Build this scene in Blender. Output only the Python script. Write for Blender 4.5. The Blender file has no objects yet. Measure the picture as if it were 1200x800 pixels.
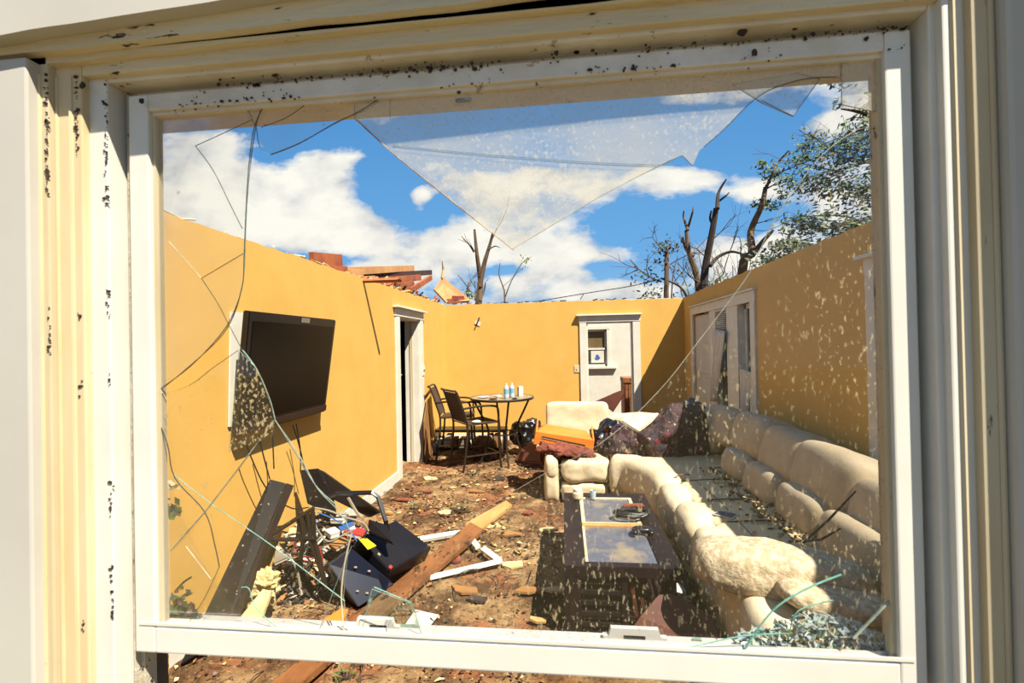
import bpy, bmesh, math, random
from mathutils import Vector, Matrix, Euler, noise
random.seed(7)
R = random.Random(11)
S = bpy.context.scene
COL = S.collection

# ------------------------------------------------------------------ camera
F, YAW, PIT, ROL = 558.9, .1098, .0082, .0202      # focal length in px of a 1200 px wide frame
CAMZ = 1.6
def ray(px, py):
    X2 = (px-600)/F; Y2 = (py-400)/F
    c, s = math.cos(ROL), math.sin(ROL)
    a = X2*c - Y2*s; b = X2*s + Y2*c
    cp, sp = math.cos(PIT), math.sin(PIT)
    d = cp + b*sp; u = sp - b*cp
    cy, sy = math.cos(YAW), math.sin(YAW)
    return Vector((a*cy - d*sy, a*sy + d*cy, u))
def P(px, py, X=None, Y=None, Z=None):
    """the place in the room seen at a pixel, at a known wall distance, depth or height"""
    r = ray(px, py)
    if X is not None: t = X/r.x
    elif Y is not None: t = Y/r.y
    else: t = (Z-CAMZ)/r.z
    return Vector((0, 0, CAMZ)) + r*t

cam = bpy.data.cameras.new('camera'); camo = bpy.data.objects.new('camera', cam); COL.objects.link(camo)
fwd = ray(600, 400).normalized(); right = (ray(700, 400)-ray(600, 400)).normalized(); up = right.cross(fwd)
m = Matrix((right, up, -fwd)).transposed().to_4x4(); m.translation = (0, 0, CAMZ)
camo.matrix_world = m
cam.sensor_width = 36; cam.lens = F/1200*36; cam.clip_start = .02; cam.clip_end = 500
cam.dof.use_dof = True; cam.dof.focus_distance = 3.2; cam.dof.aperture_fstop = 7.0
S.camera = camo

# ------------------------------------------------------------------ exposure, sun, sky
S.view_settings.view_transform = 'Standard'; S.view_settings.look = 'None'
S.view_settings.gamma = 1; S.view_settings.use_curve_mapping = False
S.view_settings.exposure = 0.0
SUN = Vector((-1.1, 1.0, -2.1)).normalized()
sl = bpy.data.lights.new('sun', 'SUN'); sl.energy = 13; sl.angle = .009; sl.color = (1, .93, .80)
so = bpy.data.objects.new('sun', sl); COL.objects.link(so); so.rotation_euler = SUN.to_track_quat('-Z', 'Y').to_euler()
so.location = (3, -3, 8)

W = bpy.data.worlds.new('sky'); S.world = W; W.use_nodes = True
nt = W.node_tree; N = nt.nodes; L = nt.links; N.clear()
def nd(tree, t, **k):
    n = tree.nodes.new(t)
    for a, b in k.items(): setattr(n, a, b)
    return n
def mth(tree, op, a, b=None, c=None, clamp=False):
    n = tree.nodes.new('ShaderNodeMath'); n.operation = op; n.use_clamp = clamp
    for i, v in enumerate((a, b, c)):
        if v is None: continue
        if isinstance(v, (int, float)): n.inputs[i].default_value = v
        else: tree.links.new(v, n.inputs[i])
    return n.outputs[0]
def ramp(tree, fac, stops, interp='LINEAR'):
    n = tree.nodes.new('ShaderNodeValToRGB'); n.color_ramp.interpolation = interp
    els = n.color_ramp.elements
    while len(els) < len(stops): els.new(.5)
    for e, (p, c) in zip(els, stops):
        e.position = p; e.color = (c, c, c, 1) if isinstance(c, (int, float)) else (*c, 1)
    tree.links.new(fac, n.inputs[0]); return n.outputs[0]
def mixc(tree, fac, a, b):
    n = tree.nodes.new('ShaderNodeMix'); n.data_type = 'RGBA'
    for i, v in ((0, fac), (6, a), (7, b)):
        if isinstance(v, (int, float)): n.inputs[i].default_value = v
        elif isinstance(v, tuple): n.inputs[i].default_value = (*v, 1)
        else: tree.links.new(v, n.inputs[i])
    return n.outputs[2]
tc = nd(nt, 'ShaderNodeTexCoord'); sx = nd(nt, 'ShaderNodeSeparateXYZ'); L.new(tc.outputs['Generated'], sx.inputs[0])
yy = mth(nt, 'MAXIMUM', mth(nt, 'ABSOLUTE', sx.outputs[1]), .08)
sa = mth(nt, 'DIVIDE', sx.outputs[0], yy); sb = mth(nt, 'DIVIDE', sx.outputs[2], yy)
# cloud banks (px centre, px radii, strength); negative ones are blue gaps
banks = [(330, 228, 95, 34, 1.0), (400, 265, 110, 28, 1.0), (395, 185, 45, 28, .7), (225, 175, 60, 60, .7), (245, 240, 70, 30, .8), (300, 170, 60, 14, .4),
         (320, 272, 60, 16, .9), (494, 229, 13, 9, .9), (600, 215, 75, 24, 1.0), (655, 288, 130, 32, 1.0), (560, 318, 120, 18, .7), (700, 340, 120, 14, .8),
         (765, 212, 70, 17, .9), (965, 147, 42, 17, 1.0), (895, 225, 35, 24, .8), (985, 225, 50, 40, .6), (870, 300, 60, 34, .8), (960, 290, 60, 30, .6),
         (440, 130, 70, 16, .5), (850, 95, 120, 20, .35), (790, 110, 70, 14, .5), (500, 290, 70, 16, .6), (430, 310, 40, 9, .5),
         (365, 160, 45, 17, -1.0), (455, 200, 40, 26, -1.0), (500, 258, 40, 12, -.9), (620, 150, 150, 36, -.7), (840, 170, 65, 30, -1.0),
         (780, 260, 80, 22, -1.0), (640, 190, 30, 8, -.4), (590, 312, 30, 8, -.5), (880, 270, 30, 20, -.5), (250, 148, 60, 10, -.5), (720, 325, 60, 8, -.5), (400, 306, 70, 8, -.9), (455, 232, 26, 22, -.9), (585, 190, 34, 10, -.6), (700, 312, 44, 7, -.8), (745, 276, 50, 13, -.8), (590, 318, 30, 7, -.8), (520, 236, 26, 16, -.8), (540, 150, 60, 18, -.5), (925, 130, 30, 16, -.6), (470, 180, 20, 30, -.4)]
tot = None
for (bx, by, rx, ry, w) in banks:
    c0 = ray(bx, by); cx, cz = c0.x/c0.y, c0.z/c0.y
    ex = ray(bx+rx, by); ez = ray(bx, by-ry)
    wx = abs(ex.x/ex.y-cx); wz = abs(ez.z/ez.y-cz)
    u = mth(nt, 'DIVIDE', mth(nt, 'SUBTRACT', sa, cx), wx); v = mth(nt, 'DIVIDE', mth(nt, 'SUBTRACT', sb, cz), wz)
    g = mth(nt, 'EXPONENT', mth(nt, 'MULTIPLY', mth(nt, 'ADD', mth(nt, 'MULTIPLY', u, u), mth(nt, 'MULTIPLY', v, v)), -1.0))
    g = mth(nt, 'MULTIPLY', g, w)
    tot = g if tot is None else mth(nt, 'ADD', tot, g)
cmb = nd(nt, 'ShaderNodeCombineXYZ'); L.new(sa, cmb.inputs[0]); L.new(mth(nt, 'MULTIPLY', sb, 1.7), cmb.inputs[1])
n1 = nd(nt, 'ShaderNodeTexNoise'); n1.inputs['Scale'].default_value = 5.5; n1.inputs['Detail'].default_value = 9; n1.inputs['Roughness'].default_value = .58
L.new(cmb.outputs[0], n1.inputs['Vector'])
dens = mth(nt, 'ADD', mth(nt, 'MULTIPLY', mth(nt, 'SUBTRACT', n1.outputs[0], .5), 3.0), mth(nt, 'MULTIPLY', tot, .85))
dens = mth(nt, 'ADD', dens, .03)
# clear deep blue overhead and behind, the cloud banks stand over the far side
dens = mth(nt, 'SUBTRACT', dens, mth(nt, 'MULTIPLY', mth(nt, 'MAXIMUM', mth(nt, 'SUBTRACT', sb, .75), 0.), .30))
dens = mth(nt, 'SUBTRACT', dens, mth(nt, 'MULTIPLY', mth(nt, 'LESS_THAN', sx.outputs[1], 0.), .22))
cover = ramp(nt, dens, [(.12, 0.0), (.30, .55), (.55, 1.0)])
n2 = nd(nt, 'ShaderNodeTexNoise'); n2.inputs['Scale'].default_value = 9; n2.inputs['Detail'].default_value = 6
L.new(cmb.outputs[0], n2.inputs['Vector'])
cloudc = ramp(nt, mth(nt, 'ADD', mth(nt, 'MULTIPLY', n2.outputs[0], .9), mth(nt, 'MULTIPLY', dens, .18)), [(.32, (.46, .50, .56)), (.52, (.84, .83, .78)), (.68, (1.0, .98, .88))])
blue = ramp(nt, sb, [(.0, (.36, .60, .84)), (.18, (.16, .43, .80)), (.6, (.07, .27, .62)), (1.0, (.12, .30, .58))])
skyc = mixc(nt, cover, blue, cloudc)
bg = nd(nt, 'ShaderNodeBackground'); bg.inputs[1].default_value = 1.0; L.new(skyc, bg.inputs[0])
out = nd(nt, 'ShaderNodeOutputWorld'); L.new(bg.outputs[0], out.inputs[0])

# ------------------------------------------------------------------ materials
ALB = .62      # real paints and dusts are darker than they look in full sun
def lin(c):
    return tuple(ALB*((v/255)/12.92 if v/255 <= .04045 else ((v/255+.055)/1.055)**2.4) for v in c)
MC = {}
def M(name, c1, c2=None, sc=4, rough=.7, bump=0., bsc=40, spk=None, st=(1, 1, 1), met=0., c3=None, lo=.35, hi=.65, spec=.5, det=6, coat=0):
    """procedural material: noise mix of up to three colours, optional speckles (colour, scale, cut)"""
    if name in MC: return MC[name]
    mt = bpy.data.materials.new(name); mt.use_nodes = True; t = mt.node_tree; t.nodes.clear()
    b = nd(t, 'ShaderNodeBsdfPrincipled'); o = nd(t, 'ShaderNodeOutputMaterial'); t.links.new(b.outputs[0], o.inputs[0])
    b.inputs['Roughness'].default_value = rough; b.inputs['Metallic'].default_value = met
    b.inputs['Specular IOR Level'].default_value = spec; b.inputs['Coat Weight'].default_value = coat
    co = nd(t, 'ShaderNodeTexCoord'); mp = nd(t, 'ShaderNodeMapping'); mp.inputs['Scale'].default_value = st
    t.links.new(co.outputs['Object'], mp.inputs[0])
    def nz(scale, d=det, r=.6):
        n = nd(t, 'ShaderNodeTexNoise'); n.inputs['Scale'].default_value = scale; n.inputs['Detail'].default_value = d; n.inputs['Roughness'].default_value = r
        t.links.new(mp.outputs[0], n.inputs['Vector']); return n.outputs[0]
    c1 = lin(c1); c2 = lin(c2) if c2 else tuple(v*.9 for v in c1)
    stops = [(lo, c1), (hi, c2)] if not c3 else [(lo, c1), ((lo+hi)/2, c2), (hi, lin(c3))]
    col = ramp(t, nz(sc), stops)
    if spk:
        for (sc_, ss, cut) in (spk if isinstance(spk, list) else [spk]):
            f = ramp(t, nz(ss, 5, .65), [(cut, 0.), (cut+.04, 1.)])
            col = mixc(t, f, col, lin(sc_))
    t.links.new(col, b.inputs['Base Color'])
    if bump:
        bp = nd(t, 'ShaderNodeBump'); bp.inputs['Strength'].default_value = bump; bp.inputs['Distance'].default_value = .02
        t.links.new(nz(bsc, 5), bp.inputs['Height']); t.links.new(bp.outputs[0], b.inputs['Normal'])
    MC[name] = mt; return mt
def glassmat(name, haze, spk_cut, spk_scale, tint=(1, 1, 1), st=(1, 1, 1), dust=(235, 225, 200), rough=.03, amount=.8, patch=0, soft=.03):
    mt = bpy.data.materials.new(name); mt.use_nodes = True; t = mt.node_tree; t.nodes.clear()
    o = nd(t, 'ShaderNodeOutputMaterial')
    tr = nd(t, 'ShaderNodeBsdfTransparent'); tr.inputs[0].default_value = (*tint, 1)
    gl = nd(t, 'ShaderNodeBsdfGlossy'); gl.inputs['Roughness'].default_value = rough
    fr = nd(t, 'ShaderNodeFresnel'); fr.inputs[0].default_value = 1.45
    mx = nd(t, 'ShaderNodeMixShader'); t.links.new(mth(t, 'MULTIPLY', fr.outputs[0], .35), mx.inputs[0]); t.links.new(tr.outputs[0], mx.inputs[1]); t.links.new(gl.outputs[0], mx.inputs[2])
    df = nd(t, 'ShaderNodeBsdfDiffuse'); df.inputs[0].default_value = (*lin(dust), 1)
    co = nd(t, 'ShaderNodeTexCoord'); mp = nd(t, 'ShaderNodeMapping'); mp.inputs['Scale'].default_value = st; mp.inputs['Rotation'].default_value = (0, .25, 0)
    t.links.new(co.outputs['Object'], mp.inputs[0])
    n = nd(t, 'ShaderNodeTexNoise'); n.inputs['Scale'].default_value = spk_scale; n.inputs['Detail'].default_value = 4; n.inputs['Roughness'].default_value = .6
    t.links.new(mp.outputs[0], n.inputs['Vector'])
    sp = ramp(t, n.outputs[0], [(spk_cut, 0.), (spk_cut+soft, amount)])
    n2_ = nd(t, 'ShaderNodeTexNoise'); n2_.inputs['Scale'].default_value = 7; n2_.inputs['Detail'].default_value = 5
    t.links.new(co.outputs['Object'], n2_.inputs['Vector'])
    if patch:   # speckles come in clouds
        pf = ramp(t, n2_.outputs[0], [(.34, .05), (.56, 1.)]); sp = mth(t, 'MULTIPLY', sp, pf)
    hz = mth(t, 'MULTIPLY', n2_.outputs[0], haze*2)
    fac = mth(t, 'MAXIMUM', sp, hz, clamp=True)
    m2 = nd(t, 'ShaderNodeMixShader'); t.links.new(fac, m2.inputs[0]); t.links.new(mx.outputs[0], m2.inputs[1]); t.links.new(df.outputs[0], m2.inputs[2])
    t.links.new(m2.outputs[0], o.inputs[0]); return mt

m_wall = M('yellow_paint', (240, 190, 98), (234, 183, 90), sc=3, rough=.75, bump=.06, bsc=60, spec=.25)
m_wallshade = m_wall
m_white = M('white_paint', (243, 238, 222), (233, 226, 206), sc=6, rough=.55)
m_vinyl = M('white_vinyl', (246, 242, 230), (238, 233, 220), sc=5, rough=.42, spk=((86, 58, 36), 60, .72))
m_dirtyv = M('dirty_white_vinyl', (252, 246, 236), (232, 222, 204), sc=8, rough=.6, spk=[((52, 34, 24), 55, .655), ((150, 118, 66), 14, .66)], bump=.2, bsc=70)
m_track = M('grimy_track', (214, 203, 180), (180, 165, 138), sc=9, rough=.7, spk=[((40, 26, 20), 42, .60), ((140, 100, 50), 18, .63)], bump=.3, bsc=60)
m_cream = M('weathered_cream_paint', (238, 220, 182), (226, 198, 146), sc=5, rough=.6, st=(2, 1, .3), spk=((48, 32, 22), 34, .68))
m_beige = M('beige_trim_paint', (226, 212, 180), (208, 188, 146), sc=4, rough=.65, st=(2, 1, .3), spk=((58, 40, 28), 30, .69))
m_siding = M('grey_siding_paint', (216, 211, 198), (206, 200, 188), sc=2, rough=.6)
m_oldwood = M('old_cream_board', (244, 230, 196), (226, 204, 160), sc=5, rough=.75, st=(.4, 1, 2), spk=[((46, 30, 20), 36, .645)], bump=.3, bsc=40)
m_black = M('black_plastic', (16, 15, 18), (26, 24, 28), rough=.35)
m_screen = M('tv_screen', (6, 5, 4), (22, 15, 10), sc=1.6, rough=.3, spec=.18)
m_dusty_blk = M('dusty_black_panel', (20, 16, 15), (36, 28, 24), sc=6, rough=.7, spec=.2, spk=((168, 148, 116), 40, .64), bump=.1)
m_navy = M('navy_metal', (10, 16, 36), (14, 22, 46), sc=3, rough=.35, spk=((180, 180, 180), 45, .76))
m_tower = M('black_metal_case', (14, 12, 17), (24, 20, 24), sc=3, rough=.5, spec=.3)
m_plank = M('brown_plank', (112, 68, 32), (158, 100, 50), sc=7, rough=.65, st=(1, .5, 1), bump=.3, spk=[((64, 36, 18), 16, .58), ((190, 150, 100), 40, .68)])
m_rawwood = M('raw_pine', (214, 170, 104), (190, 140, 76), sc=6, rough=.75, st=(1, .3, 1), bump=.2)
m_orange = M('orange_wood', (244, 150, 56), (230, 130, 42), sc=3, rough=.4, st=(.4, 1, 3))
m_redwood = M('reddish_lumber', (196, 110, 56), (150, 76, 38), sc=4, rough=.75, spk=((70, 36, 22), 8, .64))
m_pale_lum = M('pale_lumber', (226, 172, 110), (206, 146, 86), sc=4, rough=.75)
m_sofa = M('cream_leather', (242, 226, 190), (226, 206, 166), sc=6, rough=.6, bump=.25, bsc=14, spk=((150, 120, 80), 16, .69))
m_sofa_d = M('dusty_seat_fabric', (255, 226, 172), (244, 210, 156), sc=8, rough=.8, bump=.25, bsc=20, spk=((96, 68, 42), 22, .66))
m_back = M('dusty_back_leather', (222, 200, 164), (204, 182, 144), sc=7, rough=.75, bump=.2, bsc=14, spk=((150, 120, 84), 16, .68))
m_pillow = M('embossed_pillow_fabric', (232, 212, 176), (196, 174, 136), sc=30, rough=.8, bump=.5, bsc=34, lo=.42, hi=.56, det=3)
m_dark_tbl = M('dark_stained_wood', (24, 15, 17), (40, 26, 26), sc=6, rough=.5, spec=.25, st=(1, .3, 1), spk=((150, 130, 100), 40, .73))
m_tubemetal = M('bronze_tube', (50, 38, 30), (64, 50, 40), rough=.4, met=.3)
m_sling = M('brown_sling_mesh', (80, 54, 34), (64, 42, 26), sc=30, rough=.8)
m_tabletop = M('mottled_tabletop', (120, 100, 78), (190, 172, 140), sc=30, rough=.4)
m_bag = M('black_garbage_bag', (14, 14, 18), (24, 24, 32), rough=.18, bump=.9, bsc=18, spec=.8)
m_floral = M('floral_cloth', (30, 14, 22), (74, 38, 42), sc=12, rough=.8, c3=(24, 18, 34), lo=.38, hi=.6, spk=[((130, 26, 40), 9, .62), ((210, 180, 130), 17, .62)], bump=.6)
m_rustcloth = M('rust_cloth', (150, 76, 46), (96, 40, 26), sc=8, rough=.85, bump=.6, bsc=14, spk=((30, 16, 14), 9, .63))
m_brownboard = M('reddish_brown_panel', (104, 52, 28), (84, 40, 22), sc=5, rough=.55, spk=((190, 160, 120), 60, .74))
m_plaster = M('crumbled_plaster', (232, 214, 160), (206, 178, 110), sc=12, rough=.9, bump=.6, bsc=20)
m_paper = M('paper', (240, 234, 220), (226, 216, 196), sc=6, rough=.8)
m_red = M('red_paper', (190, 50, 40), (170, 42, 34), rough=.7)
m_yellow = M('yellow_sticker', (238, 214, 30), (230, 200, 24), rough=.5)
m_teal = M('teal_glass_edge', (90, 160, 138), (150, 196, 176), sc=40, rough=.2)
m_paleedge = M('pale_glass_edge', (170, 180, 160), (120, 130, 115), sc=40, rough=.2)
m_crack = M('dark_crack', (52, 52, 46), (80, 84, 74), sc=40, rough=.3)
m_lightcrack = M('lit_crack', (214, 206, 180), (180, 170, 140), sc=40, rough=.3)
m_tan = M('tan_edge', (214, 190, 140), (160, 110, 66), sc=30, rough=.5)
m_leaf = M('green_leaf', (70, 96, 34), (110, 128, 52), sc=20, rough=.6)
m_leafd = M('dark_leaf', (34, 48, 26), (62, 76, 34), sc=20, rough=.6)
m_leafpale = M('pale_leaf', (150, 160, 104), (96, 112, 66), sc=20, rough=.6)
m_bark = M('bark', (126, 98, 68), (76, 56, 40), sc=6, rough=.9, st=(1, 1, .3))
m_barkd = M('dark_bark', (70, 54, 42), (48, 36, 30), sc=6, rough=.9)
m_cable = M('black_cable', (20, 18, 18), (30, 26, 24), rough=.5)
m_greycable = M('grey_cable', (170, 160, 140), (140, 130, 110), rough=.5)
m_bottle = M('clear_plastic', (206, 222, 226), (190, 210, 216), rough=.1)
m_blue = M('blue_print', (60, 120, 190), (50, 100, 170), rough=.5)
m_cardboard = M('cardboard', (170, 120, 62), (150, 104, 52), rough=.85)
m_darkroom = M('painted_room_shade', (36, 26, 20), (28, 20, 16), rough=.9)  # near-black tone puts the unlit hall's shade into the colour
m_glassdark = M('dark_window_glass', (50, 60, 52), (96, 104, 86), sc=7, rough=.08, c3=(30, 36, 30))
m_blind = M('white_blind', (226, 220, 206), (214, 206, 190), rough=.6)
m_tabglass = M('painted_reflection_glass', (128, 126, 120), (92, 96, 112), sc=4, rough=.22, spec=.45, c3=(170, 150, 112), lo=.3, hi=.7)  # grey, blue and tan patches paint reflections into the glass
g_left = glassmat('dusty_left_glass', .06, .70, 34, amount=.6, dust=(200, 188, 150))
g_top = glassmat('frosted_dust_glass', .24, .42, 160, amount=.46, dust=(244, 234, 210), soft=.25)
g_right = glassmat('splashed_glass', .010, .612, 175, st=(1, 1, .40), amount=.45, dust=(232, 214, 168), patch=1)
g_low = glassmat('muddy_lower_glass', .012, .66, 70, st=(1, 1, .5), amount=.55, dust=(214, 196, 150), patch=1)
g_tv = glassmat('spattered_glass', .004, .575, 210, amount=.75, dust=(214, 190, 140), st=(1, 1, .6))
g_crumb = glassmat('crumbled_glass', .03, .60, 30, tint=(.86, .95, .90), amount=.4, dust=(210, 226, 205), rough=.06)
g_clear = glassmat('clear_window_glass', .02, .8, 30)

# ------------------------------------------------------------------ building helpers
ORG = {}
def put(o, parent, kind=None):
    COL.objects.link(o)
    if parent is not None:
        o.parent = parent; ORG[o.name] = ORG[parent.name]
    if kind: o['kind'] = kind
    return o
def thing(name, label, cat, loc=(0, 0, 0), group=None):
    o = bpy.data.objects.new(name, None); o.empty_display_size = .1; COL.objects.link(o); o.location = loc
    ORG[o.name] = Vector(loc); o['label'] = label; o['category'] = cat
    if group: o['group'] = group
    return o
def frame(name):
    o = bpy.data.objects.new(name, None); o.empty_display_size = .1; COL.objects.link(o); ORG[o.name] = Vector((0, 0, 0)); o['kind'] = 'structure'; return o
def tag(o, label, cat, group=None, kind=None):
    o['label'] = label; o['category'] = cat
    if group: o['group'] = group
    if kind: o['kind'] = kind
    return o
class MB:
    def __init__(s): s.b = bmesh.new(); s.mi = 0
    def _f(s, fs):
        for f in fs: f.material_index = s.mi
    def box(s, lo, hi, rot=None, bev=0, piv=None):
        lo = Vector(lo); hi = Vector(hi); c = (lo+hi)/2; d = hi-lo
        r = bmesh.ops.create_cube(s.b, size=1)['verts']
        M_ = Matrix.Translation(c) @ Matrix.Diagonal((abs(d.x), abs(d.y), abs(d.z), 1))
        if rot is not None:
            pv = Vector(piv) if piv else c
            M_ = Matrix.Translation(pv) @ Euler(rot).to_matrix().to_4x4() @ Matrix.Translation(-pv) @ M_
        bmesh.ops.transform(s.b, matrix=M_, verts=r)
        fs = list({f for v in r for f in v.link_faces}); s._f(fs)
        if bev:
            es = list({e for v in r for e in v.link_edges})
            res = bmesh.ops.bevel(s.b, geom=es, offset=bev, segments=2, affect='EDGES', profile=.6); s._f(res['faces'])
        return s
    def slab(s, pts, th, side=-1, bev=0):
        """flat polygon with thickness th, extruded against its normal"""
        pts = [Vector(p) for p in pts]; n = Vector((0, 0, 0))
        for i in range(1, len(pts)-1): n += (pts[i]-pts[0]).cross(pts[i+1]-pts[0])
        n.normalize()
        if n.dot(Vector((0, 0, CAMZ))-pts[0]) < 0: n = -n
        a = [s.b.verts.new(p) for p in pts]; b = [s.b.verts.new(p+n*th*side) for p in pts]
        k = len(pts); fs = [s.b.faces.new(a), s.b.faces.new(b[::-1])]
        sd = [s.b.faces.new((a[i], b[i], b[(i+1) % k], a[(i+1) % k])) for i in range(k)]
        s._f(fs); s._f(sd); s.last_sides = sd
        if bev:
            es = list({e for f in fs+sd for e in f.edges}); r = bmesh.ops.bevel(s.b, geom=es, offset=bev, segments=2, affect='EDGES'); s._f(r['faces'])
        return s
    def tube(s, pts, r, seg=8, sq=False):
        pts = [Vector(p) for p in pts]; k = len(pts); rr = r if isinstance(r, (list, tuple)) else [r]*k
        rings = []; prev = None
        for i, p in enumerate(pts):
            t = (pts[min(i+1, k-1)]-pts[max(i-1, 0)])
            if t.length < 1e-9: t = Vector((0, 0, 1))
            t.normalize()
            if prev is None: a = t.orthogonal().normalized()
            else:
                a = prev - t*prev.dot(t)
                if a.length < 1e-6: a = t.orthogonal()
                a.normalize()
            prev = a; b = t.cross(a)
            rings.append([s.b.verts.new(p+(a*math.cos(2*math.pi*(j+.5)/seg)+b*math.sin(2*math.pi*(j+.5)/seg))*rr[i]) for j in range(seg)])
        fs = []
        for i in range(k-1):
            for j in range(seg): fs.append(s.b.faces.new((rings[i][j], rings[i][(j+1) % seg], rings[i+1][(j+1) % seg], rings[i+1][j])))
        fs.append(s.b.faces.new(rings[0][::-1])); fs.append(s.b.faces.new(rings[-1])); s._f(fs); return s
    def lathe(s, prof, c, seg=20, cap=True):
        c = Vector(c); rings = []
        for (r, z) in prof: rings.append([s.b.verts.new(c+Vector((r*math.cos(2*math.pi*j/seg), r*math.sin(2*math.pi*j/seg), z))) for j in range(seg)])
        fs = []
        for i in range(len(prof)-1):
            for j in range(seg): fs.append(s.b.faces.new((rings[i][j], rings[i][(j+1) % seg], rings[i+1][(j+1) % seg], rings[i+1][j])))
        if cap: fs.append(s.b.faces.new(rings[0][::-1])); fs.append(s.b.faces.new(rings[-1]))
        s._f(fs); return s
    def soft(s, c, size, rot=(0, 0, 0), e=.45, n=14, amp=0, fr=3, seed=0, mid=None, fold=None):
        """cushion: a cube rounded to a superellipsoid, then wrinkled"""
        n = n+1; D = {}; fl_ = []
        def vv(p):
            k = (round(p[0], 5), round(p[1], 5), round(p[2], 5))
            if k not in D: D[k] = s.b.verts.new(p)
            return D[k]
        for ax in range(3):
            for sg in (-1, 1):
                for i in range(n):
                    for j in range(n):
                        q4 = []
                        for (di, dj) in ((0, 0), (1, 0), (1, 1), (0, 1)):
                            p = [0, 0, 0]; p[ax] = sg; p[(ax+1) % 3] = -1+2*(i+di)/n; p[(ax+2) % 3] = -1+2*(j+dj)/n; q4.append(vv(p))
                        fl_.append(s.b.faces.new(q4 if sg > 0 else q4[::-1]))
        seen = list(D.values())
        rm = Euler(rot).to_matrix(); c = Vector(c); hs = Vector(size)/2; off = Vector((seed*7.3, seed*3.1, seed))
        p = 2/e
        for v in seen:
            q = v.co.copy(); l = (abs(q.x)**p+abs(q.y)**p+abs(q.z)**p)**(1/p); q = q/l
            w = Vector((q.x*hs.x, q.y*hs.y, q.z*hs.z))
            if amp:
                k = noise.noise(w*fr+off)*amp + noise.noise(w*fr*2.7+off)*amp*.4
                w += q.normalized()*k
            if fold: w = fold(w, q)
            v.co = rm @ w + c
        s._f(fl_); return s
    def sweep(s, path, rx, rz, e=.6, seg=20, amp=0, seed=0):
        """sweep an upright superellipse section along a path in plan (soft rolls of upholstery)"""
        path = [Vector(p) for p in path]; k = len(path); rings = []
        for i, p in enumerate(path):
            t = path[min(i+1, k-1)]-path[max(i-1, 0)]; t.z = 0; t.normalize(); sd = Vector((t.y, -t.x, 0))
            endf = 1
            dd = min(i, k-1-i)
            if dd < 2: endf = (.80, .95)[dd]
            ring = []
            for j in range(seg):
                a = 2*math.pi*j/seg; ca, sa_ = math.cos(a), math.sin(a)
                u = math.copysign(abs(ca)**e, ca)*rx*endf; w = math.copysign(abs(sa_)**e, sa_)*rz*endf
                q = p+sd*u+Vector((0, 0, w))
                if amp: q += (sd*ca+Vector((0, 0, sa_)))*noise.noise(q*9+Vector((seed, 0, 0)))*amp
                ring.append(s.b.verts.new(q))
            rings.append(ring)
        fs = []
        for i in range(k-1):
            for j in range(seg): fs.append(s.b.faces.new((rings[i][j], rings[i][(j+1) % seg], rings[i+1][(j+1) % seg], rings[i+1][j])))
        fs.append(s.b.faces.new(rings[0][::-1])); fs.append(s.b.faces.new(rings[-1])); s._f(fs); return s
    def quad(s, c, u, v):
        c = Vector(c); u = Vector(u); v = Vector(v)
        s._f([s.b.faces.new([s.b.verts.new(c+a*u+b*v) for a, b in ((-1, 0), (0, -1), (1, 0), (0, 1))])]); return s
    def build(s, name, mats, parent=None, smooth=False, label=None, kind=None):
        org = ORG[parent.name] if parent is not None else Vector((0, 0, 0))
        bmesh.ops.recalc_face_normals(s.b, faces=s.b.faces)
        if parent is None:
            vs = [v.co for v in s.b.verts]
            if kind != 'structure' and vs:
                org = Vector((sum(v.x for v in vs)/len(vs), sum(v.y for v in vs)/len(vs), min(v.z for v in vs)))
        for v in s.b.verts: v.co -= org
        me = bpy.data.meshes.new(name); s.b.to_mesh(me); s.b.free()
        if smooth:
            for p in me.polygons: p.use_smooth = True
        for mm in (mats if isinstance(mats, (list, tuple)) else [mats]): me.materials.append(mm)
        o = bpy.data.objects.new(name, me); put(o, parent)
        if parent is None: o.location = org; ORG[o.name] = org
        if label: o['label'] = label
        if kind: o['kind'] = kind
        return o
def dup(o, parent=None):
    c = o.copy(); COL.objects.link(c)
    if parent is not None: c.parent = parent
    for k in ('label', 'category', 'group'):
        pass
    for ch in [x for x in bpy.data.objects if x.parent == o]: dup(ch, c)
    return c
def smoothpath(pts, n=6):
    pts = [Vector(p) for p in pts]; out_ = []
    k = len(pts)
    for i in range(k-1):
        p0 = pts[max(i-1, 0)]; p1 = pts[i]; p2 = pts[i+1]; p3 = pts[min(i+2, k-1)]
        for j in range(n):
            t = j/n
            out_.append(.5*((2*p1)+(p2-p0)*t+(2*p0-5*p1+4*p2-p3)*t*t+(-p0+3*p1-3*p2+p3)*t**3))
    out_.append(pts[-1]); return out_

# ================================================================== STRUCTURE
XL, XR, YB, YF, H = -2.01, 1.92, 7.95, .97, 2.31
def fz(x, y):      # height of the dirt on the floor
    v = Vector((x*1.6, y*1.6, 0))
    return max(0, .014+.030*noise.noise(v)+.014*noise.noise(v*3.1)+.007*noise.noise(v*8))
b = bmesh.new()
nx, ny = 150, 300
X0, X1, Y0, Y1 = -2.3, 2.0, .9, 10.3
g = [[b.verts.new((X0+(X1-X0)*i/nx, Y0+(Y1-Y0)*j/ny, fz(X0+(X1-X0)*i/nx, Y0+(Y1-Y0)*j/ny)+.012*abs(noise.noise(Vector((i*.9, j*.9, 3)))))) for i in range(nx+1)] for j in range(ny+1)]
for j in range(ny):
    for i in range(nx): b.faces.new((g[j][i], g[j][i+1], g[j+1][i+1], g[j+1][i]))
me = bpy.data.meshes.new('floor'); b.to_mesh(me); b.free()
fl = bpy.data.objects.new('floor', me); put(fl, None, 'structure')
mf = bpy.data.materials.new('dirt_strewn_carpet'); mf.use_nodes = True; t = mf.node_tree; t.nodes.clear()
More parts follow.
